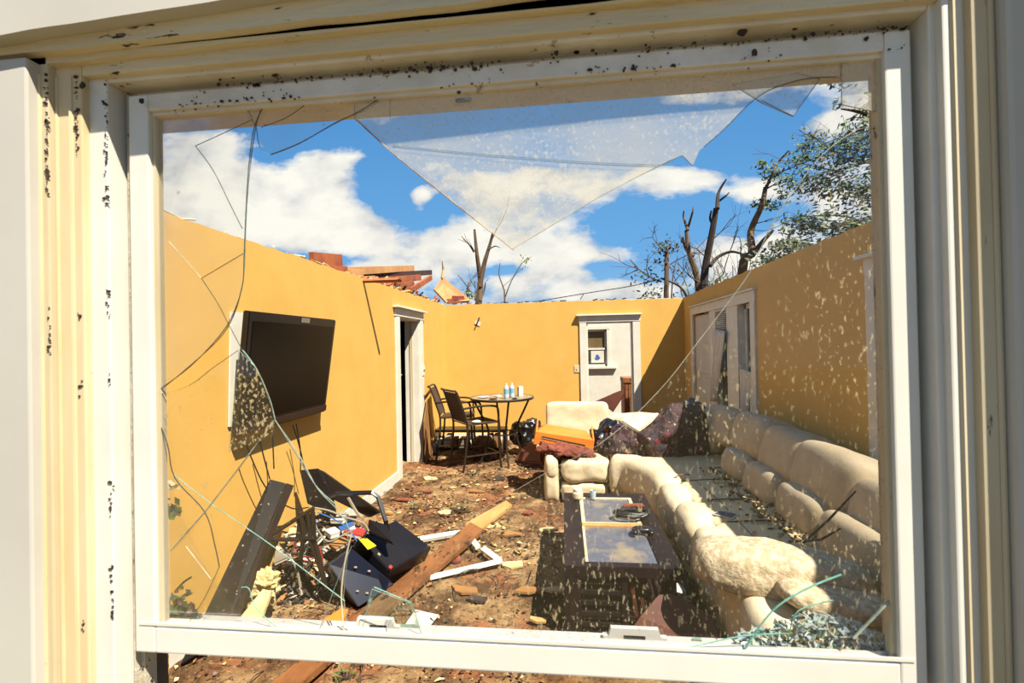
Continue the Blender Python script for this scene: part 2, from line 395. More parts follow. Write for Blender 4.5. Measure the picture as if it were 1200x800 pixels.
bs = nd(t, 'ShaderNodeBsdfPrincipled'); bs.inputs['Roughness'].default_value = .95; bs.inputs['Specular IOR Level'].default_value = .15
o_ = nd(t, 'ShaderNodeOutputMaterial'); t.links.new(bs.outputs[0], o_.inputs[0]); co = nd(t, 'ShaderNodeTexCoord')
def fn(scale, det=6, rg=.62, off=0):
    mp = nd(t, 'ShaderNodeMapping'); mp.inputs['Location'].default_value = (off, off, 0); t.links.new(co.outputs['Object'], mp.inputs[0])
    n = nd(t, 'ShaderNodeTexNoise'); n.inputs['Scale'].default_value = scale; n.inputs['Detail'].default_value = det; n.inputs['Roughness'].default_value = rg
    t.links.new(mp.outputs[0], n.inputs['Vector']); return n.outputs[0]
base = ramp(t, fn(1.9), [(.34, lin((88, 62, 42))), (.46, lin((142, 108, 72))), (.60, lin((190, 156, 110)))])
redz = ramp(t, fn(1.6, 5, .6, 5.3), [(.50, 0.), (.60, .75)])
base = mixc(t, redz, base, ramp(t, fn(9, 5), [(.35, lin((112, 58, 36))), (.6, lin((172, 108, 68)))]))
base = mixc(t, ramp(t, fn(16, 6, .7, 2), [(.54, 0.), (.60, .6)]), base, lin((60, 38, 24)))
base = mixc(t, ramp(t, fn(22, 6, .7, 9), [(.60, 0.), (.64, .55)]), base, lin((206, 172, 122)))
base = mixc(t, ramp(t, fn(48, 4, .7, 4), [(.62, 0.), (.65, .6)]), base, lin((226, 204, 160)))
base = mixc(t, ramp(t, fn(40, 4, .7, 14), [(.58, 0.), (.62, .85)]), base, lin((56, 34, 22)))
base = mixc(t, ramp(t, fn(2.6, 6, .65, 21), [(.50, 0.), (.60, .8)]), base, lin((74, 50, 32)))
t.links.new(base, bs.inputs['Base Color'])
bp = nd(t, 'ShaderNodeBump'); bp.inputs['Strength'].default_value = .8; bp.inputs['Distance'].default_value = .02
t.links.new(fn(30, 8, .75), bp.inputs['Height']); t.links.new(bp.outputs[0], bs.inputs['Normal'])
me.materials.append(mf)

m_grass = M('outdoor_ground', (112, 104, 58), (140, 116, 76), sc=2, rough=1)
MB().box((-60, -30, -.35), (60, 90, -.12)).build('ground_outside', m_grass, kind='structure')
MB().box((-6, .7, -.12), (XR+.2, 10.5, -.005)).build('floor_slab', m_darkroom, kind='structure')

def wallpoly(name, axis, c, th, spans, mat):
    """spans: (a0, a1, z0, z1[, jagged]) blocks of wall; jagged ones get a torn top edge"""
    m_ = MB()
    for sp in spans:
        a0, a1, z0, z1 = sp[:4]
        if len(sp) > 4:
            k = max(2, int((a1-a0)/.07)); prof = []
            for i in range(k+1):
                a = a0+(a1-a0)*i/k; prof.append((a, z1+.016*noise.noise(Vector((a*6, c, 1)))+.010*noise.noise(Vector((a*25, c, 2)))))
            for i in range(k):
                (a, za), (a2, zb) = prof[i], prof[i+1]
                vs = []
                for cc in (c, c+th):
                    for (q, z) in ((a, z0), (a2, z0), (a2, zb), (a, za)):
                        vs.append(m_.b.verts.new((cc, q, z) if axis == 'x' else (q, cc, z)))
                for f in ((0, 1, 2, 3), (4, 5, 6, 7), (3, 2, 6, 7)) + (((0, 3, 7, 4),) if i == 0 else ()) + (((1, 2, 6, 5),) if i == k-1 else ()): m_.b.faces.new([vs[x] for x in f])
        else:
            lo = (min(c, c+th), a0, z0) if axis == 'x' else (a0, min(c, c+th), z0)
            hi = (max(c, c+th), a1, z1) if axis == 'x' else (a1, max(c, c+th), z1)
            m_.box(lo, hi)
    return m_.build(name, mat, kind='structure')
# left wall with doorway (Y 5.80 - 6.40)
DL0, DL1, DLH = 5.62, 6.45, 1.98
wallpoly('wall_left', 'x', XL, -.19, [(.83, DL0, -.1, H, 1), (DL0, DL1, DLH, H, 1), (DL1, YB+.12, -.1, H, 1)], m_wall)
# back wall with doorway
P0 = P(688, 420, Y=YB).x; P1 = P(742, 420, Y=YB).x; DBH = P(715, 377, Y=YB).z
wallpoly('wall_back', 'y', YB, .12, [(XL-.19, P0, -.1, H, 1), (P0, P1, DBH, H, 1), (P1, XR+.14, -.1, H, 1)], m_wall)
# right wall, with the pair of windows (Y 5.15 - 7.3) and the near window (Y 1.7 - 3.15)
WZ0, WZ1 = .62, 2.0
wallpoly('wall_right', 'x', XR, .14, [(.83, 1.75, -.1, H, 1), (1.75, 3.1, -.1, WZ0), (1.75, 3.1, WZ1, H, 1), (3.1, 5.15, -.1, H+.02, 1), (5.15, 7.36, -.1, WZ0), (5.15, 7.36, WZ1, H+.02, 1), (7.36, YB+.12, -.1, H, 1)], m_wall)
# torn roof-plate edge along the walls
def plate(name, pts, mat, w=.03):
    m_ = MB()
    for i in range(len(pts)-1):
        a, b_ = Vector(pts[i]), Vector(pts[i+1]); n = int((b_-a).length/.11)
        for k in range(n):
            if R.random() < .35: continue
            p = a.lerp(b_, (k+R.random()*.5)/n); q = a.lerp(b_, (k+.6+R.random()*.6)/n)
            m_.tube([p+Vector((R.uniform(-.02, .02), 0, R.uniform(-.01, .015))), q+Vector((R.uniform(-.02, .02), 0, R.uniform(-.01, .02)))], R.uniform(.004, .011), 4)
    return m_.build(name, mat, kind='structure')
plate('trim_1', [(XL-.02, 1.2, H+.01), (XL-.02, YB, H+.01)], m_beige)
plate('trim_2', [(XL, YB+.02, H+.01), (XR, YB+.02, H+.01)], m_barkd)
plate('trim_3', [(XR+.02, YB, H+.01), (XR+.02, 1.4, H+.015)], m_barkd)

# the dim hall beyond the left doorway
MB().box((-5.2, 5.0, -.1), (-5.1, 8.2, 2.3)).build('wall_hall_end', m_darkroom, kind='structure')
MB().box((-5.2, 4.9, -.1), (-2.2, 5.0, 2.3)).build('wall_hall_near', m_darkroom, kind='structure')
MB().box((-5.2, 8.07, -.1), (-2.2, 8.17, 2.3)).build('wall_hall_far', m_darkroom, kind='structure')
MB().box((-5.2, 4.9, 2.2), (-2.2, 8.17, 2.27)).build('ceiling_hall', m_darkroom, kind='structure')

# door_1: left doorway casing, jambs
d1 = frame('door_1')
MB().box((XL, DL0-.13, 0), (XL+.025, DL0, DLH), bev=.004).build('casing', m_white, d1)
MB().box((XL, DL1, 0), (XL+.025, DL1+.13, DLH), bev=.004).build('casing', m_white, d1)
MB().box((XL, DL0-.14, DLH), (XL+.03, DL1+.14, DLH+.10), bev=.004).build('head_casing', m_white, d1)
MB().box((XL, DL0-.18, DLH+.10), (XL+.075, DL1+.18, DLH+.125), bev=.004).build('cap_moulding', m_white, d1)
MB().box((XL-.20, DL1-.02, 0), (XL+.001, DL1+.001, DLH), bev=.003).build('jamb', m_white, d1)
MB().box((XL-.20, DL0-.001, 0), (XL+.001, DL0+.02, DLH), bev=.003).build('jamb', m_white, d1)
MB().box((XL-.20, DL0, DLH-.02), (XL+.001, DL1, DLH+.001), bev=.003).build('jamb', m_white, d1)
MB().box((XL-.13, DL1-.032, 0), (XL-.09, DL1-.02, DLH-.02)).build('door_stop', m_beige, d1)
mm = MB(); mm.box((XL-.12, DL0+.02, .98), (XL-.09, DL0+.05, 1.02)); mm.tube([(XL-.05, DL0+.1, 1.27), (XL-.02, DL0+.15, 1.26)], .006); mm.build('latch', m_white, d1)
# baseboards
bb = frame('baseboard_left')
MB().box((XL, 1.0, 0), (XL+.02, DL0-.13, .13), bev=.004).build('board', m_white, bb)
MB().box((XL, DL1+.13, 0), (XL+.02, YB, .13), bev=.004).build('board', m_white, bb)
bb = frame('baseboard_back')
MB().box((XL, YB-.02, 0), (P0-.13, YB, .13), bev=.004).build('board', m_white, bb)
# door_2: back doorway
d2 = frame('door_2'); cw = .115
MB().box((P0-cw, YB-.025, 0), (P0, YB, DBH), bev=.004).build('casing', m_white, d2)
MB().box((P1, YB-.025, 0), (P1+cw, YB, DBH), bev=.004).build('casing', m_white, d2)
MB().box((P0-cw-.01, YB-.03, DBH), (P1+cw+.01, YB, DBH+.105), bev=.004).build('head_casing', m_white, d2)
MB().box((P0-cw-.05, YB-.075, DBH+.105), (P1+cw+.03, YB, DBH+.13), bev=.004).build('cap_moulding', m_white, d2)
MB().box((P0-.001, YB, 0), (P0+.02, YB+.13, DBH)).build('jamb', m_white, d2)
MB().box((P1-.02, YB, 0), (P1+.001, YB+.13, DBH)).build('jamb', m_white, d2)
MB().box((P0, YB, DBH-.02), (P1, YB+.13, DBH+.001)).build('jamb', m_white, d2)

# room beyond the back doorway: white wall with a small sash window
YR = 10.0
wa, wb = P(686, 400, Y=YR).x, P(711, 400, Y=YR).x; wt, wl = P(700, 386, Y=YR).z, P(700, 429, Y=YR).z
wallpoly('wall_kitchen', 'y', YR, .12, [(-1.2, wa, -.1, 2.5), (wa, wb, -.1, wl), (wa, wb, wt, 2.5), (wb, 2.4, -.1, 2.5)], m_white)
w4 = frame('window_4'); cs = .07
mm = MB()
for lo, hi in (((wa-cs, YR-.02, wl), (wa, YR, wt)), ((wb, YR-.02, wl), (wb+cs, YR, wt)), ((wa-cs, YR-.025, wt), (wb+cs, YR, wt+cs))): mm.box(lo, hi, bev=.004)
mm.build('window_casing', m_white, w4)
MB().box((wa-cs-.05, YR-.07, wl-.05), (wb+cs+.12, YR, wl), bev=.005).box((wa-cs, YR-.02, wl-.12), (wb+cs, YR, wl-.05)).build('window_sill', m_white, w4)
zm = (wt+wl)/2-.02
mm = MB(); 
for (z0, z1, yo) in ((wl, zm+.02, .02), (zm-.02, wt, .05)):
    mm.box((wa, YR+yo, z0), (wa+.04, YR+yo+.03, z1)).box((wb-.04, YR+yo, z0), (wb, YR+yo+.03, z1)).box((wa, YR+yo, z0), (wb, YR+yo+.03, z0+.04)).box((wa, YR+yo, z1-.04), (wb, YR+yo+.03, z1))
mm.build('sash', m_white, w4)
MB().box((wa+.04, YR+.06, zm+.02), (wb-.04, YR+.07, wt-.04)).build('pane', M('brown_blind', (128, 106, 66), (110, 88, 52), rough=.5), w4)
MB().box((wa+.04, YR+.032, wl+.04), (wb-.04, YR+.04, zm-.02)).build('pane', m_glassdark, w4)
po = MB().slab([(wa+.11, YR+.02, wl+.07), (wb-.06, YR+.02, wl+.07), (wb-.06, YR+.02, zm-.04), (wa+.11, YR+.02, zm-.04)], .002)
sgn = po.build('window_sticker', m_paper); tag(sgn, 'white paper with a small blue blot in the far room window', 'paper')
zc = (wl+zm)/2; xc = (wa+wb)/2+.02
mm = MB()
for (dx, dz, rr) in ((0, .03, .035), (-.03, -.02, .025), (.03, -.01, .03), (0, -.04, .02)): mm.slab([(xc+dx+rr*math.cos(a*1.047), YR+.0165, zc+dz+rr*math.sin(a*1.047)) for a in range(6)], .001)
mm.build('blue_blot', m_blue, sgn)

# window_2: the pair in the right wall
w2 = frame('window_2'); XI = XR-.022
yA, yB_ = 5.03, 7.47
def rb(y0, y1, z0, z1, x0=XI, x1=XR+.001, name='window_casing', mat=m_white, par=w2, bev=.004): return MB().box((x0, min(y0, y1), z0), (x1, max(y0, y1), z1), bev=bev).build(name, mat, par)
rb(yA, yA+.12, WZ0-.1, WZ1); rb(7.36, yB_, WZ0-.1, WZ1); rb(yA-.01, yB_+.01, WZ1, WZ1+.11); rb(yA-.04, yB_+.03, WZ1+.11, WZ1+.13, XR-.05)
rb(yA-.03, yB_+.03, WZ0-.05, WZ0, XR-.07, name='window_sill')
ym1 = P(853, 420, X=XR).y; ym2 = P(866, 420, X=XR).y; ys1 = P(833, 420, X=XR).y; ys2 = P(840, 420, X=XR).y
rb(ym2, ym1, WZ0, WZ1, XR-.01, XR+.10, 'mullion'); rb(ys2, ys1, WZ0, WZ1, XR-.01, XR+.10, 'mullion')
# solid shutter in the farthest bay
rb(ys1, 7.36, WZ0, WZ1-.03, XR+.02, XR+.05, 'shutter_panel', m_blind)
mm = MB()
for k in range(3): mm.box((XR+.01, ys1+.05, WZ0+.1+k*.43), (XR+.021, 7.31, WZ0+.47+k*.43), bev=.006)
mm.build('shutter_moulding', m_blind, w2)
def sashwin(y0, y1, nm):
    zm_ = (WZ0+WZ1)/2-.1
    mm = MB()
    for (z0, z1, xo) in ((WZ0, zm_+.02, .035), (zm_-.02, WZ1, .07)):
        mm.box((XR+xo, y0, z0), (XR+xo+.03, y0+.05, z1)).box((XR+xo, y1-.05, z0), (XR+xo+.03, y1, z1)).box((XR+xo, y0, z0), (XR+xo+.03, y1, z0+.05)).box((XR+xo, y0, z1-.05), (XR+xo+.03, y1, z1))
    mm.build('sash', m_white, w2)
    MB().box((XR+.083, y0+.05, zm_), (XR+.087, y1-.05, WZ1-.05)).build('pane', m_glassdark, w2)
    MB().box((XR+.048, y0+.05, WZ0+.05), (XR+.052, y1-.05, zm_)).build('pane', m_glassdark, w2)
sashwin(ym1, ys2, 'a'); sashwin(5.15, ym2, 'b')
# raised blinds with a torn curtain (far bay) - hangs from the frame
bl = MB()
for k in range(11): bl.box((XR-.02, ym1+.02, WZ1-.04-k*.024), (XR+.012, ys2-.02, WZ1-.034-k*.024), rot=(0, .35, 0))
bl.box((XR-.02, ym1+.01, WZ1-.03), (XR+.015, ys2-.01, WZ1-.005))
bo = bl.build('window_blind', m_blind); tag(bo, 'half-raised white slat blind in the right wall window, tangled at the bottom', 'blind')
def cloth(pts_top, pts_bot, n, m2, amp, name, mat, seed=0, par=None):
    mm = MB(); rows = []
    for j in range(m2+1):
        tj = j/m2; row = []
        for i in range(n+1):
            ti = i/n
            p = Vector(pts_top[0]).lerp(Vector(pts_top[1]), ti).lerp(Vector(pts_bot[0]).lerp(Vector(pts_bot[1]), ti), tj)
            p.x += amp*math.sin(ti*19+seed+tj*2)*(.4+tj*.6)+.01*noise.noise(p*6)
            row.append(mm.b.verts.new(p))
        rows.append(row)
    for j in range(m2):
        for i in range(n): mm.b.faces.new((rows[j][i], rows[j][i+1], rows[j+1][i+1], rows[j+1][i]))
    return mm.build(name, mat, par, smooth=True)
cu = cloth((P(835, 385, X=XR-.05), P(850, 388, X=XR-.05)), (P(833, 470, X=XR-.05), P(838, 470, X=XR-.05)), 24, 16, .02, 'torn_curtain', m_blind)
sm = cu.modifiers.new('thick', 'SOLIDIFY'); sm.thickness = .003
tag(cu, 'torn cream curtain twisted down from the window blind', 'curtain')
cu2 = cloth((P(867, 432, X=XR-.02), P(881, 436, X=XR-.02)), (P(868, 487, X=XR-.03), P(877, 492, X=XR-.03)), 16, 12, .012, 'curtain_remnant', m_blind, 2)
sm = cu2.modifiers.new('thick', 'SOLIDIFY'); sm.thickness = .003
tag(cu2, 'pale ripped cloth strip hanging in the lower pane of the nearer right window', 'curtain')
# window_3: near right window
w3 = frame('window_3')
rb(3.1, 3.25, WZ0-.1, WZ1, par=w3); rb(1.6, 1.75, WZ0-.1, WZ1, par=w3); rb(1.58, 3.26, WZ1, WZ1+.1, par=w3); rb(1.55, 3.3, WZ1+.1, WZ1+.125, XR-.06, par=w3)
rb(1.55, 3.3, WZ0-.05, WZ0, XR-.07, name='window_sill', par=w3)
mm = MB(); mm.box((XR+.03, 1.75, WZ0), (XR+.06, 1.81, WZ1)).box((XR+.03, 3.04, WZ0), (XR+.06, 3.1, WZ1)).box((XR+.03, 1.75, WZ1-.06), (XR+.06, 3.1, WZ1)).box((XR+.03, 1.75, WZ0), (XR+.06, 3.1, WZ0+.06)).box((XR+.03, 1.75, 1.26), (XR+.06, 3.1, 1.31))
mm.build('sash', m_white, w3)
MB().box((XR+.043, 1.81, WZ0+.06), (XR+.047, 3.04, WZ1-.06)).build('pane', g_clear, w3)

# ------------------------------------------------------------------ front wall and the big broken window we look through
def ap(x, z, Y): return (x*Y/.8, (z-CAMZ)*Y/.8+CAMZ)        # apparent place on the Y = .8 plane -> place at depth Y
IX0, IX1, IZ0, IZ1 = -.885, .60, .35, 2.095
wallpoly('wall_front', 'y', .835, .135, [(XL-.19, IX0, -.1, H, 1), (IX0, IX1, -.1, IZ0), (IX0, IX1, IZ1, H, 1), (IX1, XR+.14, -.1, H, 1)], m_wall)
w1 = frame('window_1')
def ring(name, inn, outr, y0, y1, mats, par=w1, bottom=False, bev=.003, zb=.42, split=True):
    """a U (or closed) surround; inn/outr = x0, x1, z0, z1; each board its own mesh"""
    a0, a1, c0, c1 = inn; o0, o1, e0, e1 = outr
    lo = e0 if bottom else zb
    m1, m2, m3 = mats if isinstance(mats, tuple) else (mats,)*3
    r = [MB().box((o0, y0, lo), (a0, y1, e1), bev=bev).build(name, m1, par), MB().box((a1, y0, lo), (o1, y1, e1), bev=bev).build(name, m2, par),
         MB().box((a0, y0, c1), (a1, y1, e1), bev=bev).build(name, m3, par)]
    if bottom: r.append(MB().box((a0, y0, e0), (a1, y1, c0), bev=bev).build(name, m2, par))
    return r
GX0, GX1, GZ0, GZ1 = -.757, .505, 1.097, 2.047
# sash
ring('sash_rail', (GX0, GX1, GZ0, GZ1), (-.797, .543, 1.050, 2.078), .800, .832, (m_vinyl, m_vinyl, m_dirtyv), bottom=True)
MB().box((GX0, .808, GZ1-.006), (GX1, .826, GZ1+.004)).build('glazing_bead', m_dirtyv, w1)
MB().box((GX0-.002, .809, GZ0), (GX0+.006, .826, GZ1)).build('glazing_bead', m_beige, w1)
MB().box((GX1-.006, .809, GZ0), (GX1+.002, .826, GZ1)).build('glazing_bead', m_beige, w1)
MB().box((GX0-.03, .7985, GZ0+.004), (GX1+.02, .802, GZ0+.009)).build('sash_groove', m_white, w1)
# track behind, full surround
ring('track', (-.799, .545, 0, 2.080), (-.90, .64, 0, 2.19), .822, .848, (m_track, m_white, m_dirtyv), bev=.001)
MB().box((-.829, .812, .42), (-.823, .824, 2.10)).build('track_fin', m_track, w1)
MB().box((-.812, .812, .42), (-.808, .824, 2.09)).build('track_fin', m_track, w1)
# stop
def rg(name, ax0, ax1, az1, ox0, ox1, oz1, Y, y1, mats):
    a0, c1 = ap(ax0, az1, Y); a1, _ = ap(ax1, az1, Y); o0, e1 = ap(ox0, oz1, Y); o1, _ = ap(ox1, oz1, Y)
    return ring(name, (a0, a1, 0, c1), (o0, o1, 0, e1), Y, y1, mats)
rg('stop', -.840, .568, 2.106, -.898, .588, 2.124, .780, .824, (m_vinyl, m_vinyl, m_dirtyv))
rg('frame_casing', -.893, .588, 2.123, -.972, .632, 2.170, .766, .835, (m_cream, m_vinyl, m_oldwood))
rg('outer_moulding', -.965, .629, 2.163, -1.015, .690, 2.22, .752, .84, (m_beige, m_beige, m_oldwood))
a_, _ = ap(-1.011, 0, .73); MB().box((-1.9, .73, -.1), (a_, .84, 2.12), bev=.004).build('side_and_shade_board', m_siding, w1)
a_, _ = ap(.676, 0, .735); MB().box((a_, .735, -.1), (a_+.035, .84, 2.4), bev=.008).build('corner_board', m_siding, w1)
MB().box((.700, .655, -.1), (1.9, .84, 2.4), bev=.004).box((a_+.034, .742, -.1), (.701, .84, 2.4), bev=.002).build('side_and_shade_board', m_beige, w1)  # outer board added out of frame to shade the trim beside it
mm = MB()   # small moulded bead lines on the left casings
for (x, Y, r_) in ((-.915, .766, .004), (-.945, .766, .003), (-.982, .752, .004)):
    q, _ = ap(x, 0, Y); mm.tube([(q, Y, -.05), (q, Y, 2.1)], r_, 6)
mm.build('bead', m_cream, w1)
mm = MB()
for (x, Y, r_) in ((.602, .766, .004), (.655, .752, .004)):
    q, _ = ap(x, 0, Y); mm.tube([(q, Y, -.05), (q, Y, 2.15)], r_, 6)
mm.build('bead', m_beige, w1)
# head boards, uneven and battered; slightly sloping
def headboard(z0l, z0r, z1, y0, y1, mat, name, x0=-1.06, x1=.9, jag=.003):
    mm = MB(); n = 60; top = []; 
    for i in range(n):
        xa = x0+(x1-x0)*i/n; xb = x0+(x1-x0)*(i+1)/n
        za = z0l+(z0r-z0l)*i/n+jag*noise.noise(Vector((xa*9, y0*50, 0))); zb_ = z0l+(z0r-z0l)*(i+1)/n+jag*noise.noise(Vector((xb*9, y0*50, 0)))
        vs = [mm.b.verts.new(p) for p in ((xa, y0, za), (xb, y0, zb_), (xb, y0, z1), (xa, y0, z1), (xa, y1, za), (xb, y1, zb_), (xb, y1, z1), (xa, y1, z1))]
        for f in ((0, 1, 2, 3), (4, 5, 6, 7), (0, 1, 5, 4), (3, 2, 6, 7)) + (((0, 3, 7, 4),) if i == 0 else ()) + (((1, 2, 6, 5),) if i == n-1 else ()): mm.b.faces.new([vs[k] for k in f])
    bmesh.ops.remove_doubles(mm.b, verts=mm.b.verts, dist=1e-5)
    return mm.build(name, mat, w1)
headboard(2.117, 2.145, 2.30, .752, .775, m_oldwood, 'head_board', x0=-.99)
headboard(2.128, 2.157, 2.36, .735, .755, m_oldwood, 'head_board', x0=-1.03)
headboard(2.112, 2.240, 2.40, .708, .738, m_siding, 'drip_board', x0=-1.6)
MB().box((-1.6, .742, 2.20), (.9, .834, 2.40)).build('head_blocking', m_oldwood, w1)
# inner frame (seen through the glass and below the sash)
mm = MB(); mm.box((IX0-.001, .836, IZ0), (IX0+.05, .90, IZ1)); mm.build('inner_jamb', m_track, w1)
MB().box((IX1-.03, .836, IZ0), (IX1+.001, .95, IZ1)).build('inner_jamb', m_track, w1)
MB().box((IX0, .836, IZ1-.012), (IX1, .96, IZ1+.001)).build('inner_jamb', m_dirtyv, w1)
MB().box((IX0+.05, .838, .62), (IX0+.085, .875, 1.06)).build('old_sash_stile', M('grey_weathered_wood', (120, 104, 86), (80, 68, 58), sc=9, st=(1, 1, .2), rough=.8), w1)
ir = MB().box((IX0+.05, .842, 1.052), (IX1-.03, .872, 1.082), bev=.003); ir.build('inner_rail', m_dirtyv, w1)
for (pa, pb, pc, pd) in (((409, 741), (467, 746), 727, (431, 452)), ((707, 755), (783, 761), 739, (731, 757))):
    A = P(*pa, Y=.845); B = P(*pb, Y=.845); zt = P((pa[0]+pb[0])/2, pc, Y=.845).z; zb_ = min(A.z, B.z)-.004
    c0 = P(pd[0], 745, Y=.845).x; c1 = P(pd[1], 745, Y=.845).x; zmid = zb_+(zt-zb_)*.66
    mm = MB(); s_ = (zt-zb_)
    zs_ = zb_+s_*.60; pr = [(A.x, zb_), (A.x, zs_), (A.x+.010, zs_), (A.x+.014, zt), (B.x-.014, zt), (B.x-.010, zs_), (B.x, zs_), (B.x, zb_), (c1, zb_), (c1, zmid), (c0, zmid), (c0, zb_)]
    mm.slab([(x, .850, z) for x, z in pr], .010)
    mm.build('sash_latch', m_vinyl, w1)
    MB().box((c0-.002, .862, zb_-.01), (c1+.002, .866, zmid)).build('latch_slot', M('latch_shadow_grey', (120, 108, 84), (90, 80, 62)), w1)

# glass shards left in the sash
YG = .815
def shard(name, px, mat, edges=m_paleedge, label=None, Y=YG, th=.003):
    mm = MB(); mm.slab([P(a, b_, Y=Y) for a, b_ in px], th)
    for f in mm.last_sides: f.material_index = 1
    o = mm.build(name, [mat, edges], w1, label=label); return o
def curve(pts, n=5):
    return [(v.x, v.y) for v in smoothpath([(a, b_, 0) for a, b_ in pts], n)]
def crack(par, px, mat=m_crack, r=.0007, Y=YG-.0012, sm=True):
    pts = [P(a, b_, Y=Y) for a, b_ in (curve(px) if sm and len(px) > 2 else px)]
    return MB().tube(pts, r, 5).build('crack', mat, par)
s1 = shard('glass_shard', curve([(306, 122), (298, 155), (292, 200), (288, 250), (286, 310), (282, 340), (272, 372), (255, 398), (220, 430), (184, 460)])+[(172, 460), (168, 132)], g_left, label='tall curved shard with long cracks')
crack(s1, [(312, 120), (302, 138), (296, 158), (291, 200), (288, 250), (286, 300), (284, 335), (272, 370), (255, 396), (222, 430), (184, 458)], r=.0008)
crack(s1, [(296, 140), (262, 156), (229, 171)], sm=False); crack(s1, [(229, 171), (250, 200), (270, 240), (284, 268)])
crack(s1, [(290, 135), (298, 145), (304, 132)], m_lightcrack); crack(s1, [(198, 283), (216, 303), (236, 326)], m_lightcrack); crack(s1, [(236, 326), (285, 297)], sm=False)
crack(s1, [(236, 326), (255, 355), (270, 384), (284, 410)])
s2 = shard('glass_shard', [(285, 118)]+curve([(300, 150), (304, 172), (317, 181)])+curve([(317, 181), (350, 168), (395, 142), (428, 128), (455, 110)])+[(455, 98), (285, 110)], g_left, label='small pale shard along the top')
crack(s2, [(317, 181), (350, 168), (392, 145), (425, 128), (452, 110)]); crack(s2, [(306, 149), (335, 138), (360, 121)])
s3 = shard('glass_shard', [(415, 98), (415, 140), (600, 292)]+curve([(600, 292), (650, 262), (700, 232), (745, 208), (790, 186), (800, 182)])+[(812, 194), (820, 176)]+curve([(825, 172), (850, 150), (878, 122), (905, 104), (945, 92), (985, 90)])+[(990, 60), (990, 45)], g_top, label='large dust-frosted triangle hanging from the top')
MB().tube([P(a, b_, Y=YG-.001) for a, b_ in ((417, 140), (455, 175), (500, 212), (550, 252), (602, 293))], [.0016, .0011, .0014, .001, .0008], 5).build('crack', m_tan, s3)
crack(s3, [(600, 292), (650, 262), (700, 232), (745, 208), (788, 186)], m_lightcrack, .0006); crack(s3, [(460, 170), (560, 180), (690, 190), (800, 194)], m_paleedge, .0005)
crack(s3, [(825, 172), (850, 150), (878, 122), (905, 104), (945, 92), (980, 90)], r=.0007); crack(s3, [(457, 112), (457, 140)], m_paleedge, .0004)
MB().box(P(534, 120, Y=.812), P(552, 114, Y=.812)+Vector((0, .001, 0))).build('window_tag', M('clear_label', (190, 196, 190), (110, 120, 116), sc=200), s3)
s4 = shard('glass_shard', [(858, 98), (893, 120), (930, 136), (962, 92), (935, 85)], g_top, label='small pointed flap on the top rail', Y=.819)
crack(s4, [(893, 118), (930, 136), (960, 93)], r=.0006, Y=.817, sm=False)
s5 = shard('glass_shard', [(986, 60), (987, 122), (1022, 130), (1036, 130), (1036, 55)], g_top, label='milky square piece in the top right corner', Y=.813)
s6 = shard('glass_shard', [(1038, 150), (1008, 150)]+curve([(1008, 150), (965, 180), (930, 225), (905, 262), (882, 312), (868, 335)])+curve([(868, 335), (820, 398), (781, 448), (738, 492), (700, 522), (650, 548)])+[(560, 600), (500, 640), (468, 690), (452, 742), (455, 765), (1052, 790)], g_right, label='big splashed shard filling the lower right')
crack(s6, [(1006, 150), (965, 180), (930, 225), (905, 262), (882, 312), (868, 335), (820, 398), (781, 448), (738, 492), (700, 522)], m_lightcrack, .0005)
crack(s6, [(868, 768), (905, 716), (945, 690), (986, 673)], m_teal, .0015); crack(s6, [(925, 745), (935, 716), (976, 703)], m_teal, .0010); crack(s6, [(800, 760), (870, 745), (925, 742)], m_teal, .001)
crack(s6, [(1000, 748), (1025, 722), (1046, 700)], m_paleedge, .0022, sm=False)
s7 = shard('glass_shard', [(172, 470), (184, 462)]+curve([(184, 462), (220, 452), (250, 430), (279, 410)])+[(279, 410)]+curve([(284, 410), (300, 432), (315, 466), (322, 492)])+curve([(322, 492), (345, 530), (372, 572), (405, 600)])+[(408, 640), (402, 700), (410, 760), (180, 760)], g_low, label='mud-spotted shard in the lower left')
crack(s7, [(284, 410), (300, 432), (315, 466), (322, 492)], m_teal, .0006); crack(s7, [(322, 492), (280, 548), (240, 600), (200, 645)], m_paleedge, .0013, sm=False)
crack(s7, [(180, 480), (196, 520), (205, 560), (240, 600), (252, 640), (257, 664)], m_crack, .001); crack(s7, [(257, 664), (240, 700), (222, 728)], m_crack, .0006)
crack(s7, [(204, 556), (250, 592), (320, 640), (404, 704)], m_teal, .0007); crack(s7, [(322, 492), (350, 532), (372, 572), (398, 600), (412, 625)], m_paleedge, .0009)
crack(s7, [(412, 625), (404, 660), (400, 700), (404, 745)], m_beige, .0014); crack(s7, [(218, 640), (247, 678)], m_lightcrack, .0007, sm=False)
crack(s7, [(283, 688), (292, 690), (300, 712), (330, 740)], m_teal, .0008); crack(s7, [(425, 735), (436, 690), (480, 706), (495, 745)], m_paleedge, .0007, sm=False)
crack(s7, [(375, 735), (400, 668), (412, 640)], m_paleedge, .0006)
s8 = shard('glass_shard', [(280, 411)]+curve([(280, 411), (300, 432), (315, 466), (322, 491)])+[(318, 512), (268, 530)], g_tv, label='thickly spattered triangular piece', Y=.812, th=.0015)

